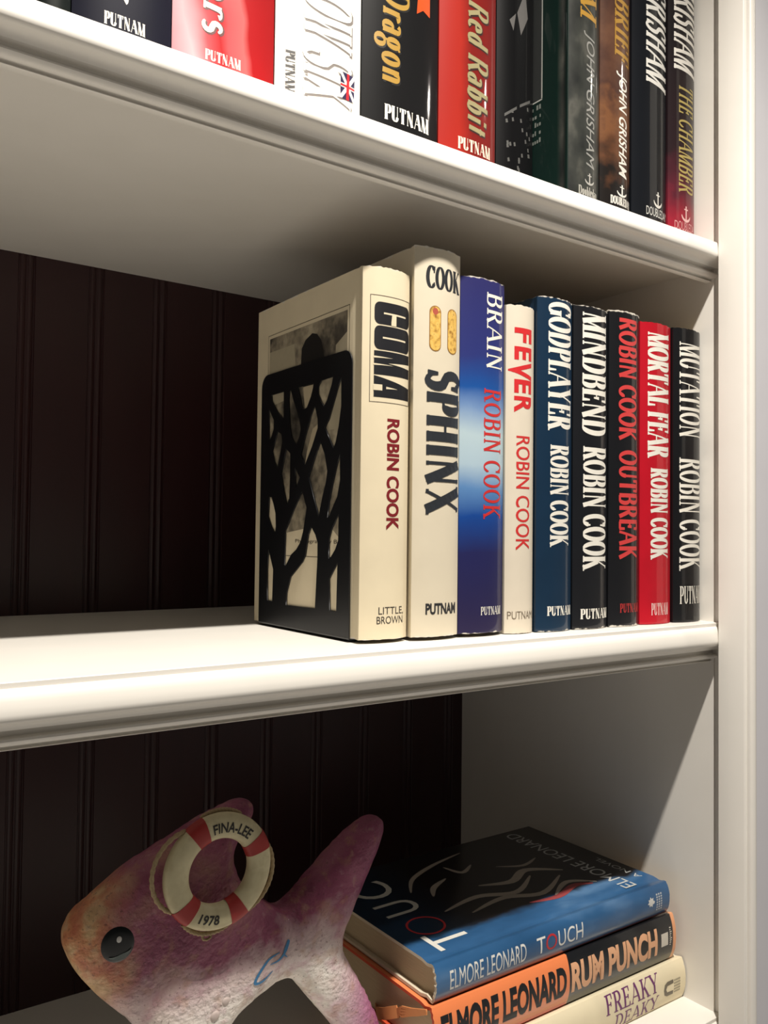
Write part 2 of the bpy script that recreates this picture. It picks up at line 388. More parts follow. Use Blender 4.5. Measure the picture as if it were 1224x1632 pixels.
class Book:
    """local frame in cm: spine faces -y, x across the thickness, z up; lying=True turns it on its back cover"""
    def __init__(s, x0, x1, yf, h, z, label, mat, group, W=14.6, b=.4, edge=None, lie=None, rotz=0, board=.2):
        s.T = x1 - x0; s.h = h; s.b = b; s.W = W
        s.dz = .26 if group == GT else 0
        z -= s.dz
        s.root = empty('hardcover_book', ((x0 + x1) / 2, yf, z), label, 'book', group)
        if lie:      # (x of the foot end, y, z of the underside)
            s.root.location = Vector((lie[0], lie[1], lie[2] + s.T / 2)) * CM
            s.root.rotation_euler = (0, -math.pi / 2, 0)
            if rotz: s.root.rotation_euler = (Matrix.Rotation(rotz, 3, 'Z') @ Matrix.Rotation(-math.pi / 2, 3, 'Y')).to_euler()
        elif rotz: s.root.rotation_euler = (0, 0, rotz)
        T2 = s.T / 2
        prof = [(-T2, W), (-T2, W * .6), (-T2, 1.5), (-T2 + .05, 1.2), (-T2 + .11, .95), (-T2 + .06, .7), (-T2, .52)]
        n = 20
        for i in range(n + 1):
            x = -T2 + s.T * i / n
            prof.append((x, s.surf(x)))
        prof += [(-a, c) for a, c in reversed(prof[:7])]
        N = len(prof)
        # inner offset
        inn = []
        for i in range(N):
            a = prof[max(0, i - 1)]; c = prof[min(N - 1, i + 1)]
            dx, dy = c[0] - a[0], c[1] - a[1]; l = math.hypot(dx, dy)
            inn.append((prof[i][0] - dy / l * board, prof[i][1] + dx / l * board))
        random.seed(int(h * 100) + N)
        jt = [random.uniform(-.05, .03) for _ in range(N)]; jb = [random.uniform(0, .03) for _ in range(N)]
        v = []
        for ring, zz, j in ((prof, 0, jb), (prof, h, jt), (inn, 0, jb), (inn, h, jt)):
            v += [(x, y, zz + j[i]) for i, (x, y) in enumerate(ring)]
        f = []; fm = []
        for i in range(N - 1):
            f += [(i, i + 1, N + i + 1, N + i), (2 * N + i + 1, 2 * N + i, 3 * N + i, 3 * N + i + 1)]; fm += [0, 1]
            f += [(N + i, N + i + 1, 3 * N + i + 1, 3 * N + i), (i + 1, i, 2 * N + i, 2 * N + i + 1)]; fm += [1, 1]
        f += [(0, N, 3 * N, 2 * N), (N - 1, 3 * N - 1, 4 * N - 1, 2 * N - 1)]; fm += [0, 0]
        s.jacket = mesh_obj('dust_jacket', v, f, [mat, edge or mat], s.root, smooth=42, fmat=fm)
        # page block
        k = T2 - board - .01
        pp = [(-k, W - .4), (-k, .9)] + [(-k + 2 * k * i / 8, .35 + .35 * (abs(-1 + 2 * i / 8)) ** 2) for i in range(9)] + [(k, .9), (k, W - .4)]
        m = len(pp)
        v = [(x, y, .35) for x, y in pp] + [(x, y, h - .35) for x, y in pp]
        f = [(i, (i + 1) % m, m + (i + 1) % m, m + i) for i in range(m)] + [tuple(range(m)), tuple(range(2 * m - 1, m - 1, -1))]
        mesh_obj('page_block', v, f, PAGES, s.root, smooth=40)
    def surf(s, x):
        return s.b * min(1.0, abs(2 * x / s.T)) ** 2.4
    def put(s, name, polys, mat, mode, box4, eps=.012, label=None):
        s0, s1, za, zb = box4
        v = []; f = []
        idx = {}
        for q in polys:
            face = []
            for t, u in q:
                if mode == 'R': x = s0 + (s1 - s0) * u; z = za + (zb - za) * t
                else: x = s0 + (s1 - s0) * t; z = zb + (za - zb) * u
                z += s.dz
                key = (round(x, 4), round(z, 4))
                if key not in idx:
                    idx[key] = len(v)
                    xc = max(-s.T / 2, min(s.T / 2, x))
                    v.append((xc, s.surf(xc) - eps, z))
                if idx[key] not in face: face.append(idx[key])
            if len(face) > 2: f.append(face)
        o = mesh_obj(name, v, f, mat, s.jacket)
        if label: o['label'] = label
        return o
    def cover(s, name, polys, mat, side, eps=.008):
        """polygons in (y, z) on the left (-1) or right (+1) cover"""
        v = []; f = []
        for q in polys:
            f.append(list(range(len(v), len(v) + len(q))))
            v += [(side * (s.T / 2 + eps), y, z + s.dz) for y, z in q]
        return mesh_obj(name, v, f, mat, s.jacket)
    def text(s, name, txt, mode, b4, c, style='serif', eps=.012, rough=.45, **k):
        L, H = (abs(b4[3] - b4[2]), abs(b4[1] - b4[0])) if mode == 'R' else (abs(b4[1] - b4[0]), abs(b4[2] - b4[3]))
        polys = serif_text(txt, L, H, **k) if style == 'serif' else sans_text(txt, **k)
        return s.put(name, polys, plain(c, rough), mode, b4, eps)

GM = 'novels upright on the middle shelf'
GT = 'novels upright on the top shelf'
GS = 'novels lying in a stack'
SER = dict(thick=.25, thin=.06, serif=.06)
LITE = dict(thick=.17, thin=.06, serif=.06)
WHT = (236, 232, 222)

# ---- middle shelf row -------------------------------------------------------
c0 = (224, 211, 182)
bk = Book(-30.35, -27.00, 2.00, 21.45, 0.21, 'cream hardcover with blocky black title, leftmost of its row, held by the black bookend',
          jacket_plain('cream_jacket', c0, 21.45, .4, .15, .06, .06), GM, W=13.45)
def coma_title():
    R = []
    def rr(t0, t1, r=.12, cut=()):
        a = (t1 - t0)
        pts = []
        for (cx, cy, a0) in ((t1 - r * .55, 1 - r, 0), (t0 + r * .55, 1 - r, 90), (t0 + r * .55, r, 180), (t1 - r * .55, r, 270)):
            pts += [(cx + r * .55 * math.cos(math.radians(a0 + k * 22.5)), cy + r * math.sin(math.radians(a0 + k * 22.5))) for k in range(5)]
        return pts
    R.append(rr(0, .235)); R.append(rr(.25, .50))
    R.append([(.515, 0), (.605, 0), (.605, .0), (.675, .0), (.765, 0), (.765, 1), (.515, 1)])
    R.append([(.775, 0), (1, 0), (1, 1), (.87, 1)])
    blk = slice_polys(R, 12)
    cut = [[(.108, .22), (.126, .22), (.126, .86), (.108, .86)], [(.126, .44), (.20, .42), (.236, .42), (.236, .56), (.126, .56)],
           [(.366, .2), (.384, .2), (.384, .86), (.366, .86)],
           [(.572, -.01), (.592, -.01), (.582, .48)], [(.650, -.01), (.668, -.01), (.659, .5)], [(.615, 1.01), (.665, 1.01), (.64, .35)],
           [(.885, .30), (.91, .30), (.90, .62)], [(.868, -.01), (.93, -.01), (.93, .20), (.868, .20)]]
    return blk, slice_polys(cut, 12)
blk, cut = coma_title()
INK = plain((24, 25, 30), .45)
bk.put('title_lettering', blk, INK, 'R', (-1.03, 1.60, 19.42, 13.9))
bk.put('title_lettering', cut, plain(c0, .45), 'R', (-1.03, 1.60, 19.42, 13.9), .02)
fr = poly_grid((0, 1, 0, .012), 1, 1) + poly_grid((0, 1, .988, 1), 1, 1) + poly_grid((0, .005, 0, 1), 1, 12) + poly_grid((.995, 1, 0, 1), 1, 12)
bk.put('title_frame', fr, plain((90, 80, 70), .5), 'R', (-1.28, 1.64, 19.8, 13.6), .012)
bk.text('author_lettering', 'ROBIN COOK', 'R', (-.14, .80, 12.71, 6.27), (122, 26, 34), 'sans', bold=.035)
bk.text('publisher_lettering', 'LITTLE,', 'H', (-.58, 1.29, 1.86, 1.38), (60, 55, 50), 'sans')
bk.text('publisher_lettering', 'BROWN', 'H', (-.69, 1.24, 1.33, .90), (60, 55, 50), 'sans')
# photograph on the cover facing the bookend
def photo_mat():
    t = NT('cover_photograph', .5, .1)
    a = t.noise(.35, 5); b_ = t.noise(1.8, 6)
    x = t.math('ADD', t.math('MULTIPLY', a, .75), t.math('MULTIPLY', b_, .35))
    t.base(t.ramp(x, [(.30, (24, 22, 20)), (.48, (86, 80, 70)), (.62, (150, 140, 120)), (.8, (205, 194, 168))])); return t.m
def rectl(y0, y1, z0, z1): return [(y0, z0), (y1, z0), (y1, z1), (y0, z1)]
lo_ = lambda l: [(y - 2.0, z - .21) for y, z in l]
fy0, fy1, fz0, fz1 = 3.71, 13.90, 4.79, 19.68
lw = .035
bk.cover('cover_frame', [lo_(q) for q in (rectl(fy0, fy1, fz1 - lw, fz1), rectl(fy0, fy1, fz0, fz0 + lw), rectl(fy0, fy0 + lw, fz0, fz1), rectl(fy1 - lw, fy1, fz0, fz1))], plain((70, 62, 52), .5), -1, .012)
bk.cover('cover_photograph', [lo_([(3.96, 19.40), (13.68, 19.43), (13.68, 9.08), (10.97, 6.29), (8.75, 6.54), (6.64, 7.35), (4.43, 5.91), (3.96, 6.39)])], photo_mat(), -1, .012)
for q in ([(3.96, 12.45), (5.87, 12.50), (6.35, 13.89), (5.29, 16.01), (5.19, 17.54), (3.96, 18.12)], [(11.06, 15.04), (13.68, 14.76), (13.68, 18.51), (10.29, 18.51), (10.10, 17.06)]): bk.cover('cover_photograph', [lo_(q)], plain((176, 166, 142), .5), -1, .018)
bk.cover('cover_photograph', [lo_([(9.41, 16.58), (9.30, 18.04), (8.83, 18.51), (8.00, 18.78), (7.41, 18.63), (6.88, 18.14), (6.46, 16.97), (6.73, 15.62), (7.50, 15.04), (8.95, 15.24)])], plain((20, 18, 17), .5), -1, .022)
for q in ([(9.04, 15.53), (7.60, 15.53), (7.41, 14.08), (8.08, 13.31), (8.75, 13.89)], [(7.79, 12.74), (6.83, 13.12), (7.21, 11.77), (8.75, 10.24), (8.46, 11.39)]): bk.cover('cover_photograph', [lo_(q)], plain((190, 176, 148), .5), -1, .024)
cap = [lo_([(9.8 - 5.0 * t, 5.58 + .30 * u) for t, u in q]) for q in sans_text('Photograph by B')]
bk.cover('cover_caption', cap, plain((70, 62, 52), .5), -1, .012)

bk = Book(-26.95, -23.42, 1.60, 23.21, 0.21, 'tall ivory hardcover with two gold ovals on its spine and a heavy black title',
          jacket_plain('ivory_jacket', (216, 206, 184), 23.21, .4, .15, .1, .05), GM)
bk.text('author_lettering', 'COOK', 'H', (-1.07, 1.57, 22.08, 20.75), (36, 38, 42), thick=.27, thin=.08, serif=.04)
OV = NT('gold_carving', .5); OV.base(OV.ramp(OV.noise(2.6, 4), [(.35, (150, 105, 40)), (.5, (214, 172, 84)), (.62, (222, 184, 100)), (.7, (160, 112, 48))]))
def pill(r=.5):
    p = []
    for cx, a0 in ((1 - .14, -90), (.14, 90)):
        p += [(cx + .14 * math.cos(math.radians(a0 + 15 * k)), .5 + .5 * math.sin(math.radians(a0 + 15 * k))) for k in range(13)]
    return slice_polys([p], 8)
for bb in ((-.87, -.03, 19.71, 16.97), (.48, 1.36, 19.72, 16.97)):
    bk.put('gold_oval', pill(), plain((150, 108, 50), .5), 'R', bb, .012)
    bk.put('gold_oval', pill(), OV.m, 'R', (bb[0] + .05, bb[1] - .05, bb[2] - .06, bb[3] + .06), .018)
bk.put('gold_oval', [[(.5 + .5 * math.cos(a * .4), .5 + .5 * math.sin(a * .4)) for a in range(16)]], plain((176, 84, 66), .5), 'R', (-.66, -.26, 19.58, 19.16), .022)
bk.text('title_lettering', 'SPHINX', 'R', (-1.0, 1.62, 15.83, 7.37), (40, 44, 50), eps=.026, thick=.29, thin=.08, serif=.012, gap=.12)
bk.text('publisher_lettering', 'PUTNAM', 'H', (-.94, 1.46, 1.99, 1.32), (44, 44, 46), 'sans', bold=.04)

bk = Book(-23.37, -19.71, 1.60, 22.08, 0.21, 'blue hardcover fading through pale sky blue, with red author name and white title',
          jacket_ramp('blue_fade_jacket', 2, 0, 22.08, [(0, (40, 34, 66)), (.22, (34, 36, 84)), (.33, (22, 66, 140)), (.40, (88, 130, 180)), (.47, (166, 188, 202)), (.56, (176, 196, 204)), (.63, (110, 140, 184)), (.69, (26, 78, 150)), (.78, (42, 50, 112)), (1, (44, 44, 96))], 22.08, .3, .05, .3, .6, .07), GM)
bk.text('title_lettering', 'BRAIN', 'R', (.01, 1.50, 21.28, 16.44), WHT, thick=.15, thin=.06, serif=.08)
bk.text('author_lettering', 'ROBIN COOK', 'R', (-.17, 1.40, 15.22, 7.12), (200, 44, 44), thick=.15, thin=.07, serif=.08)
bk.text('publisher_lettering', 'PUTNAM', 'H', (-.32, 1.52, 1.63, 1.12), WHT, thick=.16, thin=.06, serif=.08)

bk = Book(-19.66, -17.18, 1.45, 21.03, 0.04, 'thin white hardcover with plain red title, left of the navy blue book',
          jacket_plain('white_jacket', (218, 208, 190), 21.03, .42, .1, .06, .05), GM)
for ch, a, b_ in (('F', 19.58, 18.64), ('E', 18.36, 17.50), ('E', 16.24, 15.36), ('R', 15.16, 14.11)):
    bk.text('title_lettering', ch, 'R', (-.77, .72, a, b_), (206, 40, 44), 'sans', bold=.035)
bk.text('title_lettering', 'V', 'R', (-1.14, .72, 17.40, 16.24), (206, 40, 44), 'sans', bold=.035)
bk.text('author_lettering', 'ROBIN COOK', 'R', (-.61, .58, 12.61, 5.29), (204, 48, 48), 'sans', bold=.008)
bk.text('publisher_lettering', 'PUTNAM', 'H', (-1.1, 1.0, 1.41, .91), (120, 108, 92), 'sans')

bk = Book(-17.13, -13.83, 1.20, 21.98, 0.03, 'navy blue hardcover with bold white title, right of the thin white book',
          jacket_plain('navy_jacket', (20, 46, 70), 21.98, .3, .6, .07), GM)
bk.text('title_lettering', 'GODPLAYER', 'R', (-.91, 1.36, 21.7, 13.3), WHT, **SER)
bk.text('author_lettering', 'ROBIN COOK', 'R', (-.71, 1.10, 12.22, 5.6), WHT, **SER)
bk.text('publisher_lettering', 'PUTNAM', 'H', (-.89, 1.5, 1.65, 1.04), WHT, **SER)

bk = Book(-13.78, -10.32, 1.10, 21.94, 0.03, 'black hardcover with big white lettering, directly right of the navy blue book',
          jacket_plain('black_jacket', (24, 26, 30), 21.94, .3, .6, .07), GM)
bk.text('title_lettering', 'MINDBEND', 'R', (-1.12, 1.30, 21.5, 13.17), WHT, **SER)
bk.text('author_lettering', 'ROBIN COOK', 'R', (-1.03, 1.36, 12.32, 4.03), WHT, **SER)
bk.text('publisher_lettering', 'PUTNAM', 'H', (-1.18, 1.6, 1.36, .68), WHT, **SER)

bk = Book(-10.27, -6.99, 1.00, 22.17, 0.02, 'black hardcover with red lettering, left of the bright red book',
          jacket_plain('black_jacket', (22, 23, 27), 22.17, .28, .7, .12), GM)
RD = (206, 62, 62)
FL = dict(thick=.23, thin=.11, serif=0, gap=.08)
bk.text('author_lettering', 'ROBIN COOK', 'R', (-.91, .92, 21.7, 13.05), RD, **FL)
bk.text('title_lettering', 'OUTBREAK', 'R', (-.87, 1.06, 12.3, 4.71), RD, **FL)
bk.text('publisher_lettering', 'PUTNAM', 'H', (-.79, 1.28, 1.6, .98), (190, 54, 54), **LITE)

bk = Book(-6.94, -3.43, 0.95, 21.85, 0.02, 'bright red hardcover with white lettering, second from the right end of the row',
          jacket_plain('red_jacket', (190, 22, 40), 21.85, .32, .5, 0), GM)
bk.text('title_lettering', 'MORTAL FEAR', 'R', (-1.2, 1.16, 21.13, 12.1), WHT, thick=.27, thin=.07, serif=.05)
bk.text('author_lettering', 'ROBIN COOK', 'R', (-.93, 1.05, 11.24, 4.73), WHT, thick=.27, thin=.08, serif=.05)
bk.text('publisher_lettering', 'PUTNAM', 'H', (-.86, 1.1, 1.51, .65), (236, 200, 196), thick=.2, thin=.06, serif=.05)

bk = Book(-3.38, -0.08, 0.75, 21.91, 0.02, 'black hardcover with slim white lettering at the right end, against the white side panel',
          jacket_plain('black_jacket', (20, 21, 24), 21.91, .3, .6, 0), GM)
bk.text('title_lettering', 'MUTATION', 'R', (-1.18, 1.48, 20.85, 13.77), WHT, thick=.2, thin=.05, serif=.10)
bk.text('author_lettering', 'ROBIN COOK', 'R', (-1.18, 1.48, 12.17, 3.92), WHT, thick=.2, thin=.05, serif=.10)
bk.text('publisher_lettering', 'PUTNAM', 'H', (-1.14, 1.52, 2.66, 1.36), WHT, thick=.17, thin=.05, serif=.08)

# ---- bookend ---------------------------------------------------------------
HOLES = [[(13.17, 15.56), (11.46, 15.56), (11.44, 13.73), (12.27, 14.3), (13.09, 15.12)], [(10.71, 15.43), (10.53, 15.55), (10.06, 14.68), (9.43, 13.68), (9.14, 12.87), (9.29, 12.43), (9.73, 11.87), (10.33, 12.45), (10.55, 13.01), (10.78, 14.91)], [(9.61, 15.58), (7.62, 15.59), (7.68, 15.29), (7.92, 14.8), (8.4, 14.16), (8.78, 14.07), (9.06, 14.29), (9.33, 14.99)], [(6.7, 15.62), (5.33, 15.64), (5.5, 15.17), (6.01, 14.31), (6.35, 13.97), (6.66, 14.26), (7.05, 14.81), (7.06, 15.27)], [(4.41, 15.51), (4.38, 13.8), (4.63, 12.61), (4.95, 11.67), (5.2, 11.32), (6.2, 12.66), (5.74, 13.15), (5.23, 14.09), (4.8, 14.89)], [(13.52, 14.66), (12.83, 13.85), (12.81, 13.23), (13.09, 12.77), (13.44, 12.46)], [(12.27, 13.0), (11.72, 12.78), (11.59, 12.23), (11.82, 11.57), (12.19, 10.58), (12.6, 11.01), (12.94, 11.75)], [(11.06, 11.78), (10.46, 11.4), (10.46, 10.2), (10.51, 8.48), (10.62, 8.43), (10.79, 8.08), (11.27, 9.05), (11.66, 10.15), (11.35, 10.92)], [(9.84, 10.47), (9.16, 9.78), (9.69, 9.18)], [(7.45, 14.14), (7.07, 13.3), (7.05, 12.73), (7.7, 11.65), (8.56, 10.55), (9.09, 11.23), (8.73, 12.05), (7.88, 13.58)], [(6.7, 11.85), (6.16, 11.02), (5.86, 10.01), (6.0, 9.34), (6.41, 8.43), (6.81, 7.24), (7.53, 8.66), (8.09, 9.73), (7.37, 10.92)], [(4.45, 10.96), (4.41, 9.39), (4.69, 8.44), (5.09, 7.95), (5.54, 7.35), (5.8, 7.19), (5.62, 8.1), (5.23, 9.22), (4.8, 10.26)], [(8.86, 8.9), (8.27, 7.84), (8.51, 6.93), (8.68, 6.35), (8.99, 5.7), (9.51, 5.22), (10.17, 4.88), (10.91, 4.12), (11.05, 4.22), (10.97, 6.41), (9.86, 7.81)], [(13.29, 8.68), (12.91, 8.67), (12.37, 7.58), (12.3, 6.68), (12.4, 6.24), (12.93, 6.69), (13.4, 7.38)], [(13.3, 5.22), (12.58, 3.85), (12.65, 1.72), (13.37, 1.74), (13.43, 3.76)], [(7.67, 6.67), (7.14, 6.16), (6.88, 5.66), (6.87, 4.77), (7.09, 1.66), (10.76, 1.61), (10.71, 2.39), (10.2, 3.45), (8.7, 4.46), (8.38, 4.86), (8.03, 6.16)], [(4.52, 7.42), (4.52, 5.87), (4.85, 5.31), (5.3, 4.88), (5.59, 4.74), (5.56, 5.92), (5.28, 6.53)], [(4.57, 4.56), (4.65, 1.66), (5.4, 1.69), (5.5, 3.53)]]
def cut_plate(name, outer, holes, thick, mat, parent, m4):
    c = bpy.data.curves.new('p', 'CURVE'); c.dimensions = '2D'; c.fill_mode = 'BOTH'; c.extrude = thick * CM / 2; c.bevel_depth = .006 * CM; c.bevel_resolution = 1
    for q in [outer] + holes:
        sp = c.splines.new('POLY'); sp.points.add(len(q) - 1); sp.use_cyclic_u = True
        for i, (a, b_) in enumerate(q): sp.points[i].co = (a * CM, b_ * CM, 0, 1)
    o = bpy.data.objects.new('p', c); COL.objects.link(o)
    me = bpy.data.meshes.new_from_object(o.evaluated_get(bpy.context.evaluated_depsgraph_get()))
    bpy.data.objects.remove(o); bpy.data.curves.remove(c)
    me.name = name; me.transform(m4); me.materials.clear(); me.materials.append(mat)
    r = bpy.data.objects.new(name, me); COL.objects.link(r); r.parent = parent
    return r
BLACK = NT('black_enamel', .38, 0, .4).base((17, 18, 21)).m
be = empty('bookend', (-30.42, 8.9, 0), 'black metal bookend with cut-out tree branches, pressed against the cream book', 'bookend')
def rrect(y0, y1, z0, z1, r):
    p = [(y0, z0), (y1, z0)]
    for cx, cz, a0 in ((y1 - r, z1 - r, 0), (y0 + r, z1 - r, 90)):
        p += [(cx + r * math.cos(math.radians(a0 + 15 * k)), cz + r * math.sin(math.radians(a0 + 15 * k))) for k in range(7)]
    return p
# plane (y,z) -> world at x = -29.38
m4 = Matrix(((0, 0, 1, 0), (1, 0, 0, -8.9 * CM), (0, 1, 0, 0), (0, 0, 0, 1)))
cut_plate('upright_plate', rrect(3.26, 14.6, .26, 17.0, .85), HOLES, .06, BLACK, be, m4)
# bend and tongue under the books
pr = [(-.05, .26)] + [(-.05 + .11 * (1 - math.cos(math.radians(t))), .26 - .13 * math.sin(math.radians(t))) for t in (15, 30, 45, 60, 75, 90)] + [(5.0, .12), (10.7, .11)]
n = len(pr)
up = []
for i, (x, z) in enumerate(pr):
    p, q = pr[max(0, i - 1)], pr[min(n - 1, i + 1)]
    d = Vector((q[0] - p[0], q[1] - p[1])).normalized(); up.append((x - d.y * .06, z + d.x * .06))
vv = []; ff = []
for ring in (pr, up):
    for y in (-5.64, 5.7):
        for x, z in ring: vv.append((x, y, z))
for i in range(n - 1):
    ff += [(i, i + 1, n + i + 1, n + i), (2 * n + i + 1, 2 * n + i, 3 * n + i, 3 * n + i + 1), (i, 2 * n + i, 2 * n + i + 1, i + 1), (n + i + 1, 3 * n + i + 1, 3 * n + i, n + i)]
ff += [(n - 1, 2 * n - 1, 4 * n - 1, 3 * n - 1), (0, n, 3 * n, 2 * n)]
mesh_obj('base_tongue', vv, ff, BLACK, be, smooth=50)
for px_, py_ in ((.9, -4.8), (.9, 4.8), (10, -4.8), (10, 4.8)):
    v, f = box((px_ - .4, py_ - .4, 0), (px_ + .4, py_ + .4, .115)); mesh_obj('rubber_foot', v, f, plain((30, 30, 30), .9), be)

# ---- top shelf row ---------------------------------------------------------
bk = Book(-48.5, -46.81, 2.0, 24, ZO, 'thin very dark green hardcover at the left end of the top row',
          jacket_plain('dark_green_jacket', (20, 26, 24), 24, .3, .5, 0), GT)
bk = Book(-46.76, -41.98, 2.0, 24, ZO, 'thick midnight blue hardcover on the top shelf with white publisher name',
          jacket_plain('midnight_jacket', (17, 18, 34), 24, .4, .5, 0), GT)
ST = dict(thick=.27, thin=.05, serif=.04)
bk.text('publisher_lettering', 'PUTNAM', 'H', (-.99, .95, 2.02, 1.40), WHT, **ST)
bk.text('title_lettering', 'or', 'R', (-.75, .60, 5.6, 2.55), WHT, slant=.12, **SER)

def flag_mat():
    t = NT('red_flag_jacket', .5, .5, .12)
    s_ = t.sep(); x = s_[0]; z = s_[2]
    d = t.math('ADD', x, t.math('MULTIPLY', z, .16))
    d = t.math('ADD', d, t.math('MULTIPLY', t.math('SUBTRACT', t.noise(.35, 2), .5), 1.2))
    t.base(t.ramp(t.math('DIVIDE', t.math('ADD', d, 2.9), 6.4), [(0, (196, 130, 138)), (.2, (214, 170, 176)), (.36, (196, 78, 84)), (.46, (172, 30, 34)), (.53, (196, 78, 82)), (.68, (200, 96, 96)), (.74, (160, 20, 24)), (1, (146, 18, 22))]))
    return t.m
bk = Book(-41.93, -36.27, 2.0, 24, ZO, 'thick hardcover with pink and red folded-flag spine on the top shelf', flag_mat(), GT)
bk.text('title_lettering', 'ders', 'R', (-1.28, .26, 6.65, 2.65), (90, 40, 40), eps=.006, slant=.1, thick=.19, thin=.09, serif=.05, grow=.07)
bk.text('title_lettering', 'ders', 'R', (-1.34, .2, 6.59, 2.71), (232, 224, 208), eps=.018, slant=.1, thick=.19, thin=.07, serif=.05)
bk.text('publisher_lettering', 'PUTNAM', 'H', (-1.2, .72, 1.96, 1.42), (238, 222, 214), **ST)

bk = Book(-36.22, -30.74, 1.95, 24, ZO, 'thick white hardcover with large embossed white title and a small flag on the top shelf',
          jacket_plain('bright_white_jacket', (226, 222, 214), 24, .3, .4, 0, .04), GT)
bk.text('publisher_lettering', 'PUTNAM', 'R', (-2.18, -1.66, 3.58, 1.29), (56, 54, 54), **ST)
G['W'] = (1.15, [('K', [(.06, 1), (.33, 0)], 's'), ('n', [(.33, 0), (.58, 1)], ''), ('K', [(.54, 1), (.81, 0)], 's'), ('n', [(.81, 0), (1.08, 1)], 'e')])
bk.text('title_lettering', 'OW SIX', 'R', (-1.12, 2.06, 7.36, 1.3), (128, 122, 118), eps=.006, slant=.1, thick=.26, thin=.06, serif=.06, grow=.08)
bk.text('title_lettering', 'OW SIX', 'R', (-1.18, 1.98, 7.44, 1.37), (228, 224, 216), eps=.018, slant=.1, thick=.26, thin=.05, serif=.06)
fl = (1.14, 2.3, 3.45, 1.95)
bk.put('flag_emblem', poly_grid((0, 1, .05, .95)), plain((40, 36, 70), .4), 'R', fl, .024)
bk.put('flag_emblem', slice_polys([[(0, .05), (.12, .05), (1, .85), (1, .95), (.88, .95), (0, .15)], [(0, .95), (0, .85), (.88, .05), (1, .05), (1, .15), (.12, .95)], [(.42, .05), (.58, .05), (.58, .95), (.42, .95)]], 8), plain((226, 220, 214), .4), 'R', fl, .028)
bk.put('flag_emblem', slice_polys([[(.0, .45), (1, .40), (1, .58), (0, .60)], [(.46, .05), (.54, .05), (.54, .95), (.46, .95)]], 8), plain((186, 30, 40), .4), 'R', fl, .032)

bk = Book(-30.69, -25.11, 1.9, 24, ZO, 'thick black hardcover with gold italic title beside the white one on the top shelf',
          jacket_plain('gloss_black_jacket', (15, 15, 17), 24, .4, .5, 0), GT)
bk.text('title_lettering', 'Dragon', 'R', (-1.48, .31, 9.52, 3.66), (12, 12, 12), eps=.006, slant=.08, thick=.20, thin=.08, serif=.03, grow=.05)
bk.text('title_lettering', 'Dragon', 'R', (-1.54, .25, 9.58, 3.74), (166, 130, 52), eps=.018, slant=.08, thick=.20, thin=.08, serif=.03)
bk.put('flame_artwork', slice_polys([[(0, 0), (.5, 0), (.75, .3), (1, .25), (.9, .6), (.95, 1), (0, 1)]], 10), plain((214, 80, 36), .3), 'R', (.5, 1.95, 12.5, 8.6), .014)
bk.put('flame_artwork', slice_polys([[(0, .25), (.5, .3), (.7, .6), (.5, .9), (0, .9)]], 10), plain((232, 176, 70), .3), 'R', (.5, 1.95, 12.5, 8.6), .02)
bk.text('publisher_lettering', 'PUTNAM', 'H', (-1.36, 1.90, 2.52, 1.62), WHT, **ST)

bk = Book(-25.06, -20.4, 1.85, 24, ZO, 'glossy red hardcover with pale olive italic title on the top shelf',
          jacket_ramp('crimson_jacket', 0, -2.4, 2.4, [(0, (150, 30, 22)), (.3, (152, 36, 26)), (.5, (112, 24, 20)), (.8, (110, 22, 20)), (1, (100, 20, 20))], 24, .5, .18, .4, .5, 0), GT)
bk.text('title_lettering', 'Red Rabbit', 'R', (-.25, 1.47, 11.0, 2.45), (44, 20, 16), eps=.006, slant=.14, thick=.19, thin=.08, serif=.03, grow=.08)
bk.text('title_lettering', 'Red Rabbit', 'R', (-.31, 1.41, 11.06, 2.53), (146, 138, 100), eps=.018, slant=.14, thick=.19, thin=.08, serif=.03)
bk.text('publisher_lettering', 'PUTNAM', 'H', (-1.03, 1.70, 2.16, 1.40), (226, 208, 188), **ST)

bk = Book(-17.6, -14.06, 4.8, 23, ZO, 'black hardcover pushed back between the glossy red book and the green-backed one',
          jacket_plain('pitch_black_jacket', (12, 12, 14), 23, .4, .5, 0), GT)
tri = [[(.62, .62), (.30, .95), (.02, .85), (.02, .70), (.30, .45)], [(.60, .30), (.32, .40), (.45, .15)]]
GRY = plain((104, 102, 100), .4)
bk.put('spine_artwork', slice_polys(tri, 8), GRY, 'R', (-1.2, 1.0, 15.6, 11.0))
mk = [[(.30, .1), (.34, .1), (.2, .45), (.16, .45)], [(.12, .55), (.16, .55), (.02, .95), (-.02, .95)]]
random.seed(3)
for k in range(22):
    t = random.uniform(.1, 1); u = random.uniform(.1, .95)
    mk.append([(t, u), (t + .05, u + .01), (t + .04, u + .07), (t - .01, u + .05)])
bk.put('spine_artwork', slice_polys(mk, 10), plain((92, 92, 90), .4), 'R', (-1.5, 1.4, 8.4, 3.2))

def marble(name, stops, h, sc=.8, wear=0, rough=.24, coat=.6, vs=(100, 100, 60)):
    t = NT(name, rough, coat)
    q = t.noise(sc, 7, t.co(vs))
    t.base(t.ramp(q, stops)); return t.m
def green_marble():
    t = NT('green_marble_jacket', .5, .5, .12)
    x = t.sep()[0]
    m = t.ramp(t.noise(.5, 7, t.co((100, 100, 60))), [(.3, (30, 32, 32)), (.5, (52, 54, 51)), (.62, (78, 78, 73)), (.75, (42, 44, 42))])
    t.base(t.mix(t.step(x, -1.58, -1.5), lin((12, 32, 28)), m)); return t.m
bk = Book(-14.0, -10.8, 1.55, 24, ZO, 'gray marbled hardcover with dark green back cover, its side showing beside the gap',
          green_marble(), GT)
def firm_cover(l): return [(y - 1.55, z - ZO) for y, z in l]
bk.cover('cover_panel', [firm_cover(rectl(4.36, 13.5, 37.3, 50.5))], plain((48, 50, 50), .35, .3), -1, .012)
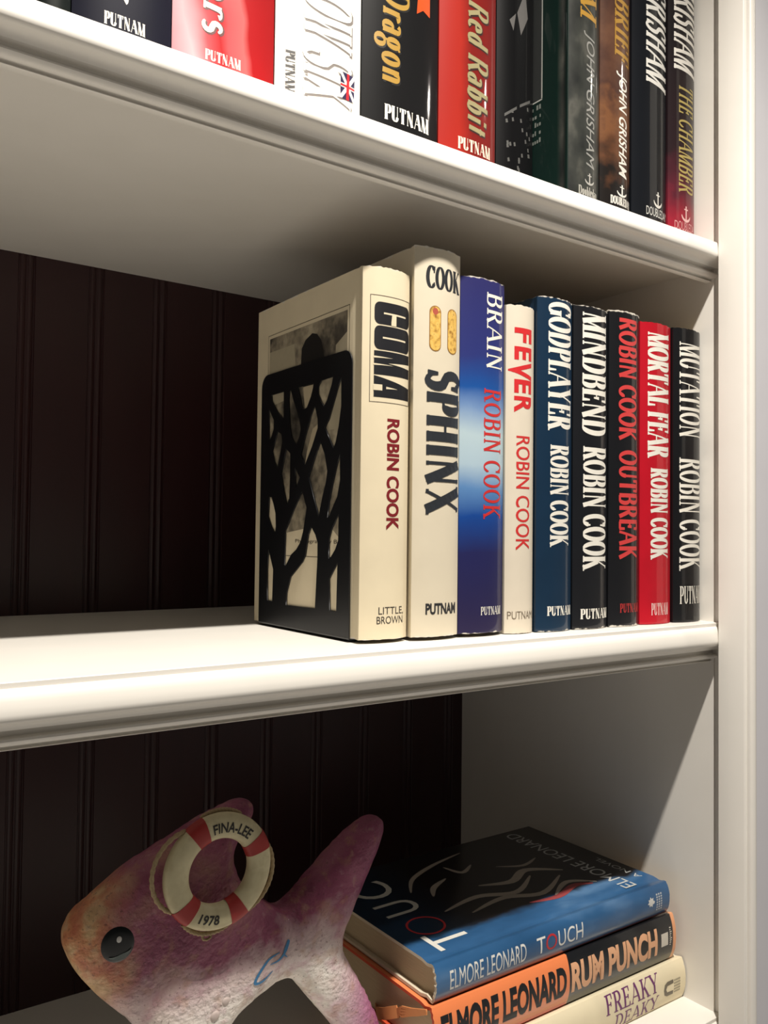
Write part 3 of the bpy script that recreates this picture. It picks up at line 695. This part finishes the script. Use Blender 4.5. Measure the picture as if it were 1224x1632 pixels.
bk.cover('cover_frame', [firm_cover(rectl(4.30, 4.40, 37.2, 50.6)), firm_cover(rectl(4.30, 13.6, 37.16, 37.26)), firm_cover(rectl(13.5, 13.6, 37.2, 50.6))], plain((186, 188, 182), .4), -1, .018)
tx = []
random.seed(5)
for zz in (36.6, 36.0, 35.4, 34.8, 34.2):
    y = 4.45
    while y < 12.5:
        wd = random.uniform(.10, .2)
        tx.append(firm_cover(rectl(y, y + wd, zz, zz + random.choice((.22, .22, .34)))))
        y += wd + random.choice((.08, .08, .3))
bk.cover('cover_caption', tx, plain((128, 134, 128), .4), -1, .014)
GOLD = (172, 130, 48)
bk.text('title_lettering', 'FIRM', 'R', (-.72, .95, 19.2, 13.33), GOLD, slant=.15, thick=.2, thin=.06, serif=.12)
bk.text('author_lettering', 'JOHN GRISHAM', 'R', (-.41, .72, 12.57, 3.05), (142, 142, 138), 'sans', slant=.25)
bk.text('publisher_lettering', 'Doubleday', 'H', (-.81, 1.12, 1.70, 1.08), (170, 168, 160), thick=.22, thin=.07, serif=.05)
def anchor(b, bb, c):
    pl = []
    pl += poly_grid((.05, .92, .44, .56), 1, 2)
    pl += [[(.22, .30), (.30, .30), (.30, .70), (.22, .70)]]
    rb = []
    ribbon([(.55 + .40 * math.sin(math.radians(a)), .5 - .46 * math.cos(math.radians(a))) for a in range(10, 171, 16)], [.05, .10, .13, .15, .16, .17, .16, .15, .13, .10, .05], rb)
    b.put('anchor_emblem', slice_polys(pl + rb, 8), plain(c, .4), 'R', bb)
anchor(bk, (-.28, .72, 2.72, 1.88), (170, 168, 162))

bk = Book(-10.75, -7.52, 1.5, 24, ZO, 'brown marbled hardcover with gold title and white author name on the top shelf',
          jacket_ramp('brown_marble_jacket', 2, 0, 18, [(0, (22, 20, 20)), (.16, (26, 22, 20)), (.3, (84, 54, 36)), (.42, (112, 74, 48)), (.55, (70, 46, 38)), (.75, (96, 66, 50)), (1, (60, 40, 36))], 24, .7, .5, .4, .5, 0), GT)
bk.text('title_lettering', 'BRIEF', 'R', (-.48, 1.2, 16.33, 11.43), GOLD, slant=.18, thick=.2, thin=.06, serif=.12)
bk.text('author_lettering', 'JOHN GRISHAM', 'R', (-.33, .92, 10.83, 3.24), (232, 228, 220), 'sans', slant=.25, bold=.015)
bk.text('publisher_lettering', 'DOUBLEDAY', 'H', (-.82, 1.5, 1.78, 1.2), (222, 218, 210), thick=.28, thin=.08, serif=.05)
anchor(bk, (-.26, .94, 2.74, 1.86), (226, 222, 214))

bk = Book(-7.47, -3.48, 1.35, 24, ZO, 'blue-black hardcover with large white slanted author name on the top shelf',
          jacket_plain('blue_black_jacket', (18, 21, 27), 24, .4, .5, 0), GT)
IT = dict(thick=.20, thin=.09, serif=.04, slant=.22)
bk.text('author_lettering', 'GRISHAM', 'R', (-.81, 1.80, 18.66, 10.86), (228, 226, 220), **IT)
bk.text('publisher_lettering', 'DOUBLEDAY', 'H', (-.76, 1.9, 1.84, 1.2), (206, 206, 202), 'sans')
anchor(bk, (0, 1.12, 3.16, 1.94), (216, 214, 208))

bk = Book(-3.43, -.17, 1.2, 24, ZO, 'dark hardcover reddening at the foot, at the right end of the top row',
          jacket_ramp('ember_jacket', 2, 0, 16, [(0, (150, 30, 46)), (.12, (140, 34, 50)), (.26, (84, 32, 44)), (.45, (40, 26, 30)), (1, (28, 24, 26))], 24, .6, .22, .4, .5, 0), GT)
bk.text('author_lettering', 'GRISHAM', 'R', (-1.2, 1.42, 20.06, 12.91), (226, 222, 214), **IT)
bk.text('title_lettering', 'THE CHAMBER', 'R', (-.75, 1.05, 12.07, 3.65), (176, 158, 92), thick=.16, thin=.07, serif=.06, slant=.15)
bk.text('publisher_lettering', 'DOUBLEDAY', 'H', (-1.13, 1.5, 1.5, .85), (206, 150, 150), 'sans')
anchor(bk, (-.52, .62, 2.8, 1.55), (222, 180, 178))

# ---- lying stack -----------------------------------------------------------
def lying(x0, x1, yf, z0, z1, label, mat, edge, W=14.6):
    b_ = Book(0, z1 - z0, 0, x1 - x0, 0, label, mat, GS, W=W, b=.35, edge=edge, lie=(x1, yf, z0))
    b_.x1 = x1; b_.zc = (z0 + z1) / 2; b_.yf = yf
    return b_
def wb(b_, xa, xb, zb, zt):      # reading box on a lying spine from world x and z
    return (zb - b_.zc, zt - b_.zc, b_.x1 - xa, b_.x1 - xb)
FH = -.12 + 23.9
b3 = lying(-24.0, -.12, 2.3, ZL, -25.78, 'cream hardcover with purple title, bottom of the lying stack',
           jacket_plain('cream_jacket', (234, 222, 190), 23.9, .45, .1, .04, .05), CREAM_EDGE, 15.2)
PUR = (112, 54, 108)
b3.text('title_lettering', 'FREAKY', 'R', wb(b3, -9.2, -3.4, -27.28, -25.98), PUR, thick=.15, thin=.06, serif=.10)
b3.text('title_lettering', 'DEAKY', 'R', wb(b3, -8.2, -3.4, -28.55, -27.52), PUR, thick=.15, thin=.06, serif=.10)
gm = (-2.78, -.72, -27.95, -26.88)
ug = [[(.55, 0), (.55, .25), (.2, .28), (.13, .5), (.2, .72), (.55, .75), (.55, 1), (.2, 1), (.05, .85), (0, .5), (.05, .15), (.2, 0)]]
b3.put('publisher_emblem', slice_polys(ug, 8), plain((112, 104, 88), .5), 'R', wb(b3, *gm))
gx = []
for r_ in range(5):
    t = .60
    while t < .97: gx.append([(t, .04 + r_ * .2), (t + .045, .04 + r_ * .2), (t + .045, .16 + r_ * .2), (t, .16 + r_ * .2)]); t += .075
b3.put('publisher_emblem', gx, plain((126, 118, 100), .5), 'R', wb(b3, *gm))

def half_mat(xs):
    t = NT('orange_black_jacket', .32, .4)
    z = t.sep()[2]
    c = t.mix(t.step(z, xs - .02, xs + .02), lin((24, 26, 30)), lin((238, 136, 84)))
    c = t.mix(t.step(z, .42, .34), c, lin((226, 160, 116)))
    x = t.sep()[0]
    c = t.mix(t.math('MULTIPLY', t.step(x, -1.30, -1.5), t.step(z, xs, xs + .2)), c, lin((206, 70, 50)))
    t.base(c); return t.m
b2 = lying(-24.3, -.75, 2.7, -25.72, -22.42, 'hardcover with half orange and half black spine, middle of the lying stack', half_mat(11.75), plain((214, 84, 52), .5), 15.0)
HV = dict(style='sans', bold=.045)
b2.text('author_lettering', 'ELMORE LEONARD', 'R', wb(b2, -23.77, -12.8, -24.95, -22.95), (24, 25, 28), **HV)
b2.text('title_lettering', 'RUM PUNCH', 'R', wb(b2, -12.3, -3.0, -24.95, -22.95), (234, 178, 138), **HV)
b2.put('publisher_emblem', poly_grid((0, 1, 0, 1), 1, 4), plain((214, 208, 196), .5), 'R', wb(b2, -2.55, -1.75, -24.45, -23.5))
gx = [[(.0, .05 + .11 * k), (.35 + .5 * ((k * 37) % 7) / 7, .05 + .11 * k), (.35 + .5 * ((k * 37) % 7) / 7, .11 + .11 * k), (0, .11 + .11 * k)] for k in range(9)]
b2.put('publisher_lettering', gx, plain((206, 202, 192), .5), 'R', wb(b2, -1.55, -1.2, -24.6, -23.2))

def touch_mat():
    t = NT('blue_figure_jacket', .3, .4)
    s_ = t.sep(); x, y, z = s_[0], s_[1], s_[2]
    nz = t.noise(.28, 4)
    blue = t.ramp(t.noise(.22, 4, t.co((100, 100, 45))), [(.3, (32, 70, 108)), (.5, (48, 92, 136)), (.62, (86, 124, 164)), (.75, (38, 78, 120))])
    # dark figure art; shelf shade painted in too, navy past the spine-side strip
    d = t.math('ADD', y, t.math('MULTIPLY', t.math('SUBTRACT', nz, .5), 3.0))
    art_shade = t.math('MULTIPLY', t.step(d, 2.6, 3.4), t.step(x, .9, 1.05))
    c = t.mix(art_shade, blue, t.mix(t.step(z, 15.5, 20.5), lin((26, 23, 24)), lin((20, 42, 62))))
    under = t.step(x, -.92, -1.06)
    c = t.mix(under, c, lin((112, 66, 62)))
    t.base(c); return t.m
b1 = lying(-24.0, -1.2, 2.95, -22.36, -20.02, 'blue hardcover with thin white lettering, topmost of the lying stack', touch_mat(), CREAM_EDGE, 15.0)
b1.text('author_lettering', 'ELMORE LEONARD', 'R', wb(b1, -22.9, -16.4, -21.72, -20.55), (222, 222, 218), 'sans')
for ch, xa, xb in (('T', -15.4, -14.6), ('U', -13.35, -12.65), ('C', -12.5, -11.75), ('H', -11.6, -10.9)):
    b1.text('title_lettering', ch, 'R', wb(b1, xa, xb, -21.62, -20.58), (226, 226, 222), 'sans')
b1.text('title_lettering', 'O', 'R', wb(b1, -14.55, -13.5, -21.62, -20.58), (190, 44, 50), 'sans')
lf = [[(.5 + r_ * math.cos(math.radians(a)), .5 + r_ * math.sin(math.radians(a))) for a, r_ in zip(range(0, 360, 24), (.5, .3, .48, .3, .48, .3, .45, .3, .5, .3, .45, .3, .48, .3, .46))]]
b1.put('publisher_emblem', slice_polys(lf, 6), plain((214, 214, 210), .5), 'R', wb(b1, -3.85, -3.0, -21.4, -20.6))
gx = []
for c_ in range(3):
    for r_ in range(7):
        gx.append([(c_ * .36, r_ * .14), (c_ * .36 + .22, r_ * .14), (c_ * .36 + .22, r_ * .14 + .09), (c_ * .36, r_ * .14 + .09)])
b1.put('publisher_lettering', gx, plain((190, 196, 200), .5), 'R', wb(b1, -2.8, -2.1, -21.75, -20.45))
# lettering and drawing on the upper cover: book-local (y, z); letters read from the spine inwards, heads toward the head of the book
def cov(name, polys, c, y0, y1, zb, zt, eps=.009):
    pl = [[(y0 + (y1 - y0) * t, zb + (zt - zb) * u) for t, u in q] for q in polys]
    return b1.cover(name, pl, plain(c, .45), 1, eps)
def wy(y): return y - 2.95
def wx(x): return -1.2 - x
CW = (214, 212, 204)
cov('cover_lettering', sans_text('T'), CW, wy(4.35), wy(6.55), wx(-19.5), wx(-22.5))
rb = []
ribbon(arc(0, 0, 1.22, 1.32, 0, 360, 32), [.16] * 33, rb)
b1.cover('cover_lettering', [[(y + wy(7.7), z + wx(-21.1)) for y, z in q] for q in rb], plain((170, 40, 44), .45), 1, .016)
cov('cover_lettering', sans_text('U'), CW, wy(9.9), wy(11.9), wx(-19.5), wx(-22.6))
cov('cover_lettering', sans_text('C'), CW, wy(12.9), wy(15.6), wx(-19.4), wx(-22.6))
cov('cover_lettering', sans_text('ELMORE LEONARD'), (196, 198, 196), wy(4.1), wy(17.3), wx(-3.6), wx(-4.9))
cov('cover_lettering', sans_text('A NOVEL'), (190, 192, 190), wy(4.9), wy(9.4), wx(-1.9), wx(-2.5))
def stroke(pts, w0):
    P = []
    for i in range(len(pts) - 1):
        p0 = pts[max(0, i - 1)]; p1 = pts[i]; p2 = pts[i + 1]; p3 = pts[min(len(pts) - 1, i + 2)]
        for k in range(6):
            t = k / 6
            P.append(tuple(.5 * (2 * p1[j] + (p2[j] - p0[j]) * t + (2 * p0[j] - 5 * p1[j] + 4 * p2[j] - p3[j]) * t * t + (3 * p1[j] - p0[j] - 3 * p2[j] + p3[j]) * t ** 3) for j in (0, 1)))
    P.append(pts[-1]); n = len(P); out = []
    ribbon(P, [w0 * (.25 + .9 * math.sin(math.pi * i / (n - 1))) for i in range(n)], out); return out
dr = []
for pts, w_ in (([(12.4, 17.6), (14.3, 16), (15.6, 13), (16.4, 9.5)], .35), ([(11, 16.6), (12.2, 15.6), (13, 13.8)], .4), ([(14.8, 12.6), (13.2, 12.0), (14, 10.4)], .35),
                ([(8.6, 17.5), (9.2, 14), (8.2, 11), (9.8, 8)], .5), ([(7.4, 16), (8.0, 12.5), (7.0, 9.5), (8.6, 6)], .5), ([(10.6, 12.6), (9.8, 10), (10.8, 7.5), (9.2, 5)], .6), ([(6.2, 9), (7.4, 6.5), (6.2, 4.5)], .4), ([(12.6, 9), (11.6, 7), (12.2, 5)], .3)):
    dr += stroke([(a - 2.95, b_ - 0) for a, b_ in pts], w_)
b1.cover('cover_drawing', dr, plain((168, 158, 146), .5), 1, .014)
b1.cover('cover_drawing', stroke([(3.4, 11.5), (3.0, 9), (3.7, 6.5), (3.2, 5)], .5), plain((156, 70, 72), .5), 1, .015)

# bookmark ribbon hanging out of the middle book
def strip(pts, half, n_up=(0, 0, 1), th=.03):
    v = []; f = []
    for i, p in enumerate(pts):
        a = Vector(pts[max(0, i - 1)]); b_ = Vector(pts[min(len(pts) - 1, i + 1)])
        d = (b_ - a).normalized(); s_ = d.cross(Vector(n_up)).normalized() * half; u = s_.cross(d).normalized() * th
        P = Vector(p)
        v += [tuple(P + s_ - u), tuple(P - s_ - u), tuple(P - s_ + u), tuple(P + s_ + u)]
    for i in range(len(pts) - 1):
        for k in range(4): f.append((4 * i + k, 4 * i + (k + 1) % 4, 4 * i + 4 + (k + 1) % 4, 4 * i + 4 + k))
    f += [(0, 3, 2, 1), tuple(4 * (len(pts) - 1) + k for k in range(4))]
    return v, f
OR = plain((226, 150, 92), .55)
bmk = empty('bookmark', (-24.42, 6.3, -24.0), 'orange ribbon bookmark poking out of the half orange book', 'bookmark')
v, f = strip([(.42, 3.0, -1.35), (.05, 2.4, -1.25), (-.12, 1.3, -.75), (-.08, .4, -.25), (0, -.05, -.02)], .36, (1, 0, 0))
mesh_obj('ribbon', v, f, OR, bmk, smooth=60)
for k in range(4):
    a = (k - 1.5) * .12
    v, f = strip([(.0, 0, a * .6), (-.1, -.6, .25 + a * 1.6), (-.06, -1.5, .62 + a), (-.1, -2.3, .98 + a * .8), (-.04, -3.0, 1.3 + a * .5)], .07, (1, 0, 0), th=.05)
    mesh_obj('tassel', v, f, OR, bmk, smooth=60)

# ---- fish ------------------------------------------------------------------
YF = 7.2
OUT = [(-44.94, -14.59), (-44.81, -13.94), (-44.35, -13.32), (-43.42, -12.69), (-41.8, -11.66), (-40.1, -10.91), (-39.1, -10.47), (-38.32, -10.09), (-37.16, -9.6), (-35.83, -9.19), (-35.06, -9.09), (-34.58, -9.34), (-34.55, -9.96), (-35.01, -10.78), (-35.83, -11.7), (-35.73, -12.72), (-35.27, -13.64), (-34.42, -14.5), (-33.37, -15.33), (-32.46, -15.89), (-31.5, -15.35), (-29.33, -13.46), (-27.51, -12.2), (-26.34, -11.71), (-25.61, -11.76), (-25.3, -12.29), (-25.59, -13.35), (-26.53, -14.93), (-27.45, -16.48), (-28.14, -17.67), (-28.52, -18.33), (-28.52, -18.96), (-27.86, -20.24), (-26.42, -22.59), (-25.4, -24.99), (-24.78, -26.94), (-24.47, -28.37), (-24.47, -28.75), (-24.78, -28.75), (-25.4, -28.75), (-26.83, -26.94), (-28.72, -24.03), (-30.53, -21.72), (-31.74, -20.19), (-32.45, -19.73), (-33.17, -19.78), (-34.31, -20.25), (-35.49, -20.85), (-36.14, -21.41), (-36.39, -22.39), (-36.19, -24.56), (-35.83, -26.94), (-35.52, -28.75), (-35.73, -28.75), (-39.0, -28.75), (-39.41, -28.75), (-39.41, -26.11), (-39.36, -24.17), (-40.02, -21.94), (-41.46, -19.63), (-42.81, -18.15), (-43.97, -16.76), (-44.68, -15.54)]
def smooth_loop(P, k=4):
    R = []; n = len(P)
    for i in range(n):
        p0, p1, p2, p3 = P[i - 1], P[i], P[(i + 1) % n], P[(i + 2) % n]
        for j in range(k):
            t = j / k
            R.append(tuple(.5 * (2 * p1[c] + (p2[c] - p0[c]) * t + (2 * p0[c] - 5 * p1[c] + 4 * p2[c] - p3[c]) * t * t + (3 * p1[c] - p0[c] - 3 * p2[c] + p3[c]) * t ** 3) for c in (0, 1)))
    return R
loop = smooth_loop(OUT, 5)
GS_ = .2
gx0, gz0 = -46.2, -29.8; NX, NZ = 114, 112
def inside(x, z, P):
    c = False; j = len(P) - 1
    for i in range(len(P)):
        if (P[i][1] > z) != (P[j][1] > z) and x < (P[j][0] - P[i][0]) * (z - P[i][1]) / (P[j][1] - P[i][1]) + P[i][0]: c = not c
        j = i
    return c
mask = np.zeros((NX, NZ), bool)
for i in range(NX):
    for j in range(NZ): mask[i, j] = inside(gx0 + i * GS_, gz0 + j * GS_, loop)
phi = np.zeros((NX, NZ))
for it in range(1500):
    q = np.zeros_like(phi)
    q[1:-1, 1:-1] = (phi[2:, 1:-1] + phi[:-2, 1:-1] + phi[1:-1, 2:] + phi[1:-1, :-2] + GS_ * GS_) / 4
    phi = np.where(mask, q, 0)
def fh(x, z):
    a = (x - gx0) / GS_; b_ = (z - gz0) / GS_
    i = int(max(0, min(NX - 2, math.floor(a)))); j = int(max(0, min(NZ - 2, math.floor(b_))))
    a -= i; b_ -= j
    pv = phi[i, j] * (1 - a) * (1 - b_) + phi[i + 1, j] * a * (1 - b_) + phi[i, j + 1] * (1 - a) * b_ + phi[i + 1, j + 1] * a * b_
    r = math.sqrt(max(0, 2 * pv))
    return 2.15 * (1 - math.exp(-.52 * r))
def fish_mat():
    t = NT('painted_fish', .55, .12)
    s_ = t.sep(); x, z = s_[0], s_[2]           # origin at the fish's base, in cm
    n1 = t.noise(.35, 5); n2 = t.noise(2.2, 5); n3 = t.noise(.8, 4)
    plum = t.ramp(n1, [(.3, (122, 52, 82)), (.45, (142, 68, 98)), (.58, (158, 90, 114)), (.72, (166, 116, 108))])
    face = t.ramp(n3, [(.3, (210, 124, 90)), (.45, (228, 158, 112)), (.58, (238, 200, 150)), (.72, (216, 180, 124))])
    pale = t.ramp(n3, [(.3, (238, 224, 216)), (.55, (244, 238, 230)), (.75, (232, 206, 210))])
    fx = t.math('ADD', x, t.math('MULTIPLY', t.math('SUBTRACT', n1, .5), 5.0))
    c = t.mix(t.step(fx, -5.2, -8.6), plum, face)
    fz = t.math('ADD', z, t.math('MULTIPLY', t.math('SUBTRACT', n3, .5), 4.0))
    fz = t.math('SUBTRACT', fz, t.math('MULTIPLY', x, .10))
    belly = t.math('MULTIPLY', t.step(fz, 12.4, 8.8), t.step(x, 9.8, 6.0))
    c = t.mix(belly, c, pale)
    pink = t.math('MULTIPLY', t.step(x, 6.0, 9.0), t.step(z, 10.0, 6.0))
    c = t.mix(t.math('MULTIPLY', pink, .5), c, lin((190, 120, 170)))
    sp = t.step(n2, .60, .72)
    c = t.mix(t.math('MULTIPLY', sp, .22), c, lin((206, 180, 180)))
    c = t.mix(t.math('MULTIPLY', t.step(t.noise(5.5, 3), .60, .70), .5), c, lin((96, 58, 60)))
    c = t.mix(t.math('MULTIPLY', t.step(t.noise(1.1, 5), .54, .66), .35), c, lin((176, 132, 96)))
    t.base(c); t.bump(t.noise(3.2, 6), .6, .002)
    return t.m
FISH = fish_mat()
fx0, fz0 = -36.0, ZL
fish = empty('fish_figurine', (fx0, YF, fz0), 'purple and orange painted fish figurine with a life ring on its side', 'figurine')
vs = [Vector(p) for p in loop]; nl = len(vs)
def dist_loop(x, z): return min(math.hypot(x - p[0], z - p[1]) for p in loop)
pts = list(vs)
for off in (.05, .14):
    for i in range(nl):
        t = (vs[(i + 1) % nl] - vs[i - 1]).normalized(); q = vs[i] + Vector((t.y, -t.x)) * off
        if inside(q.x, q.y, loop) and dist_loop(q.x, q.y) > off * .8: pts.append(q)
for i in range(0, NX * 2 // 3):
    for j in range(0, NZ * 2 // 3):
        x = gx0 + i * .3 + (.15 if j % 2 else 0); z = gz0 + j * .3
        if inside(x, z, loop) and dist_loop(x, z) > .28: pts.append(Vector((x, z)))
res = geometry.delaunay_2d_cdt(pts, [(i, (i + 1) % nl) for i in range(nl)], [list(range(nl))], 1, 1e-5)
V2, F2 = res[0], res[2]
isb = [False] * len(V2)
for i, orig in enumerate(res[3]):
    if any(o_ < nl for o_ in orig): isb[i] = True
fv = []; back = {}
for i, p in enumerate(V2): fv.append((p.x - fx0, -(0 if isb[i] else fh(p.x, p.y)), p.y - fz0))
for i, p in enumerate(V2):
    if isb[i]: back[i] = i
    else: back[i] = len(fv); fv.append((p.x - fx0, fh(p.x, p.y), p.y - fz0))
ff = [tuple(t) for t in F2] + [tuple(back[i] for i in reversed(t)) for t in F2]
mesh_obj('fish_body', fv, ff, FISH, fish, smooth=180)
def on_fish(x, z, eps=.02): return (x - fx0, -fh(x, z) - eps, z - fz0)
def surf_disc(name, cx, cz, rx, rz, mat, dome, eps, parent=fish, n=28, rings=6):
    v = []; f = []
    for k in range(rings + 1):
        r = k / rings
        for a in range(n):
            x = cx + rx * r * math.cos(2 * math.pi * a / n); z = cz + rz * r * math.sin(2 * math.pi * a / n)
            p = on_fish(x, z, eps + dome * math.sqrt(max(0, 1 - r * r)))
            v.append(p)
    for k in range(rings):
        for a in range(n): f.append((k * n + a, k * n + (a + 1) % n, (k + 1) * n + (a + 1) % n, (k + 1) * n + a))
    return mesh_obj(name, v, f, mat, parent, smooth=180)
EX, EZ = -42.66, -14.74
eye = surf_disc('eye', EX, EZ, .82, .88, plain((12, 18, 20), .35, .15), .12, .0)
surf_disc('eye_highlight', EX + .02, EZ + .30, .13, .16, plain((220, 220, 216), .4), .02, .135, eye, 14, 3)
cres = []
for k in range(13):
    a = math.radians(228 + 112 * k / 12)
    cres.append(((EX + .70 * math.cos(a), EZ + .74 * math.sin(a)), (EX + .04 + (.70 - .24 * math.sin(math.pi * k / 12)) * math.cos(a), EZ + .02 + (.74 - .26 * math.sin(math.pi * k / 12)) * math.sin(a))))
v = []; f = []
for (a, b_) in cres: v += [on_fish(a[0], a[1], .085), on_fish(b_[0], b_[1], .125)]
for k in range(12): f.append((2 * k, 2 * k + 2, 2 * k + 3, 2 * k + 1))
mesh_obj('eye_highlight', v, f, plain((92, 104, 102), .4), eye)
# small round bumps and the blue brush mark
for (x, z, r) in ((-36.70, -19.32, .24), (-37.31, -19.93, .30)):
    surf_disc('shell_bump', x, z, r, r, plain((206, 190, 184), .5), r * .3, -.01, fish, 16, 4)
BLU = plain((58, 126, 176), .5)
def brush(pts, w_):
    v = []; f = []
    q = stroke(pts, w_)
    for g in q:
        f.append(tuple(range(len(v), len(v) + 4))); v += [on_fish(a, b_, .03) for a, b_ in g]
    return v, f
v1, f1 = brush([(-33.37, -17.63), (-34.09, -17.83), (-34.70, -18.45), (-34.91, -18.91), (-34.40, -18.96), (-33.78, -18.55)], .16)
v2, f2 = brush([(-33.99, -18.14), (-33.37, -18.04), (-32.96, -17.63), (-32.76, -17.12), (-33.07, -17.73), (-32.86, -18.04)], .14)
mesh_obj('brush_mark', v1 + v2, f1 + [tuple(i + len(v1) for i in t) for t in f2], BLU, fish)

# life ring
RX, RZ, RY = -37.74, -11.71, 4.45
RR, RA, RB = 2.37, .67, .42
rw = NT('cream_ring_paint', .55); rw.base(rw.ramp(rw.noise(1.2, 4), [(.3, (196, 184, 146)), (.6, (214, 204, 166)), (.8, (190, 176, 136))]))
rloc = (RX - fx0, RY - YF, RZ - fz0)
def torus_seg(a0, a1, ra, rb_, n, m=20, caps=False):
    v = []; f = []
    full = abs(a1 - a0) >= 359.9
    N = n if full else n + 1
    for i in range(N):
        a = math.radians(a0 + (a1 - a0) * i / n)
        for j in range(m):
            b_ = 2 * math.pi * j / m
            ex = 2 / 2.6
            cr = ra * math.copysign(abs(math.cos(b_)) ** ex, math.cos(b_)); cy = rb_ * math.copysign(abs(math.sin(b_)) ** ex, math.sin(b_))
            r = RR + cr
            v.append((r * math.cos(a), cy, r * math.sin(a)))
    for i in range(n if full else n):
        for j in range(m):
            i2 = (i + 1) % N
            f.append((i * m + j, i * m + (j + 1) % m, i2 * m + (j + 1) % m, i2 * m + j))
    if not full: f += [tuple(range(m)), tuple(range((N - 1) * m, N * m))]
    return v, f
v, f = torus_seg(0, 360, RA, RB, 72)
ring = mesh_obj('life_ring', v, f, rw.m, fish, smooth=180, loc=rloc)
ring['label'] = 'cream life ring with red bands and rope'
REDB = plain((168, 46, 42), .5)
for a in (118, 25, 222, -66):
    v, f = torus_seg(a - 10, a + 10, RA + .03, RB + .03, 10)
    mesh_obj('red_band', v, f, REDB, ring, smooth=60)
def tube(pts, r, m=8):
    v = []; f = []; n = len(pts)
    for i in range(n):
        a = Vector(pts[max(0, i - 1)]); b_ = Vector(pts[min(n - 1, i + 1)]); d = (b_ - a).normalized()
        u = d.cross(Vector((0, 1, 0)))
        u = u.normalized() if u.length > 1e-4 else Vector((1, 0, 0)); w_ = d.cross(u)
        for j in range(m):
            an = 2 * math.pi * j / m + i * .5
            rr = r * (1 + .16 * math.cos(2 * (an - i * 1.0)))
            v.append(tuple(Vector(pts[i]) + (u * math.cos(an) + w_ * math.sin(an)) * rr))
    for i in range(n - 1):
        for j in range(m): f.append((i * m + j, i * m + (j + 1) % m, (i + 1) * m + (j + 1) % m, (i + 1) * m + j))
    f += [tuple(range(m)), tuple(range((n - 1) * m, n * m))]
    return v, f
ROPE = NT('hemp_rope', .85, 0, .2); ROPE.base(ROPE.mix(ROPE.noise(9, 3), lin((196, 176, 140)), lin((150, 128, 96))))
for a0, a1, r0, bulge, yy in ((128, 212, 3.02, .62, .05), (15, -56, 3.02, .30, .05), (232, 284, 3.05, .22, .12), (108, 62, 2.98, .10, .30)):
    P = []
    for i in range(41):
        t = i / 40; a = math.radians(a0 + (a1 - a0) * t)
        r = r0 + bulge * math.sin(math.pi * t) ** .8
        P.append((r * math.cos(a), yy, r * math.sin(a)))
    v, f = tube(P, .12); mesh_obj('rope', v, f, ROPE.m, ring, smooth=180)
def ring_text(txt, a0, a1, r0, r1, inv=False):
    v = []; f = []
    for q in sans_text(txt, bold=.02):
        f.append(tuple(range(len(v), len(v) + len(q))))
        for t, u in q:
            a = math.radians(a0 + (a1 - a0) * t); r = r0 + (r1 - r0) * u
            k = (r - RR) / (RA); y = RB * (max(0, 1 - abs(k) ** 2.6)) ** (1 / 2.6)
            v.append((r * math.cos(a), -y - .02, r * math.sin(a)))
    return mesh_obj('ring_lettering', v, f, plain((28, 24, 22), .5), ring)
ring_text('FINA-LEE', 102, 45, 2.08, 2.62)
ring_text('1978', 241, 268, 2.66, 2.16)
def ringlet(cx, cy, cz, r, name):
    P = [(cx + r * math.cos(2 * math.pi * i / 20), cy, cz + r * .7 * math.sin(2 * math.pi * i / 20)) for i in range(21)]
    v, f = tube(P, .07); return mesh_obj(name, v, f, ROPE.m, ring, smooth=180)
ringlet(-.55, .1, -3.35, .24, 'rope_loop')
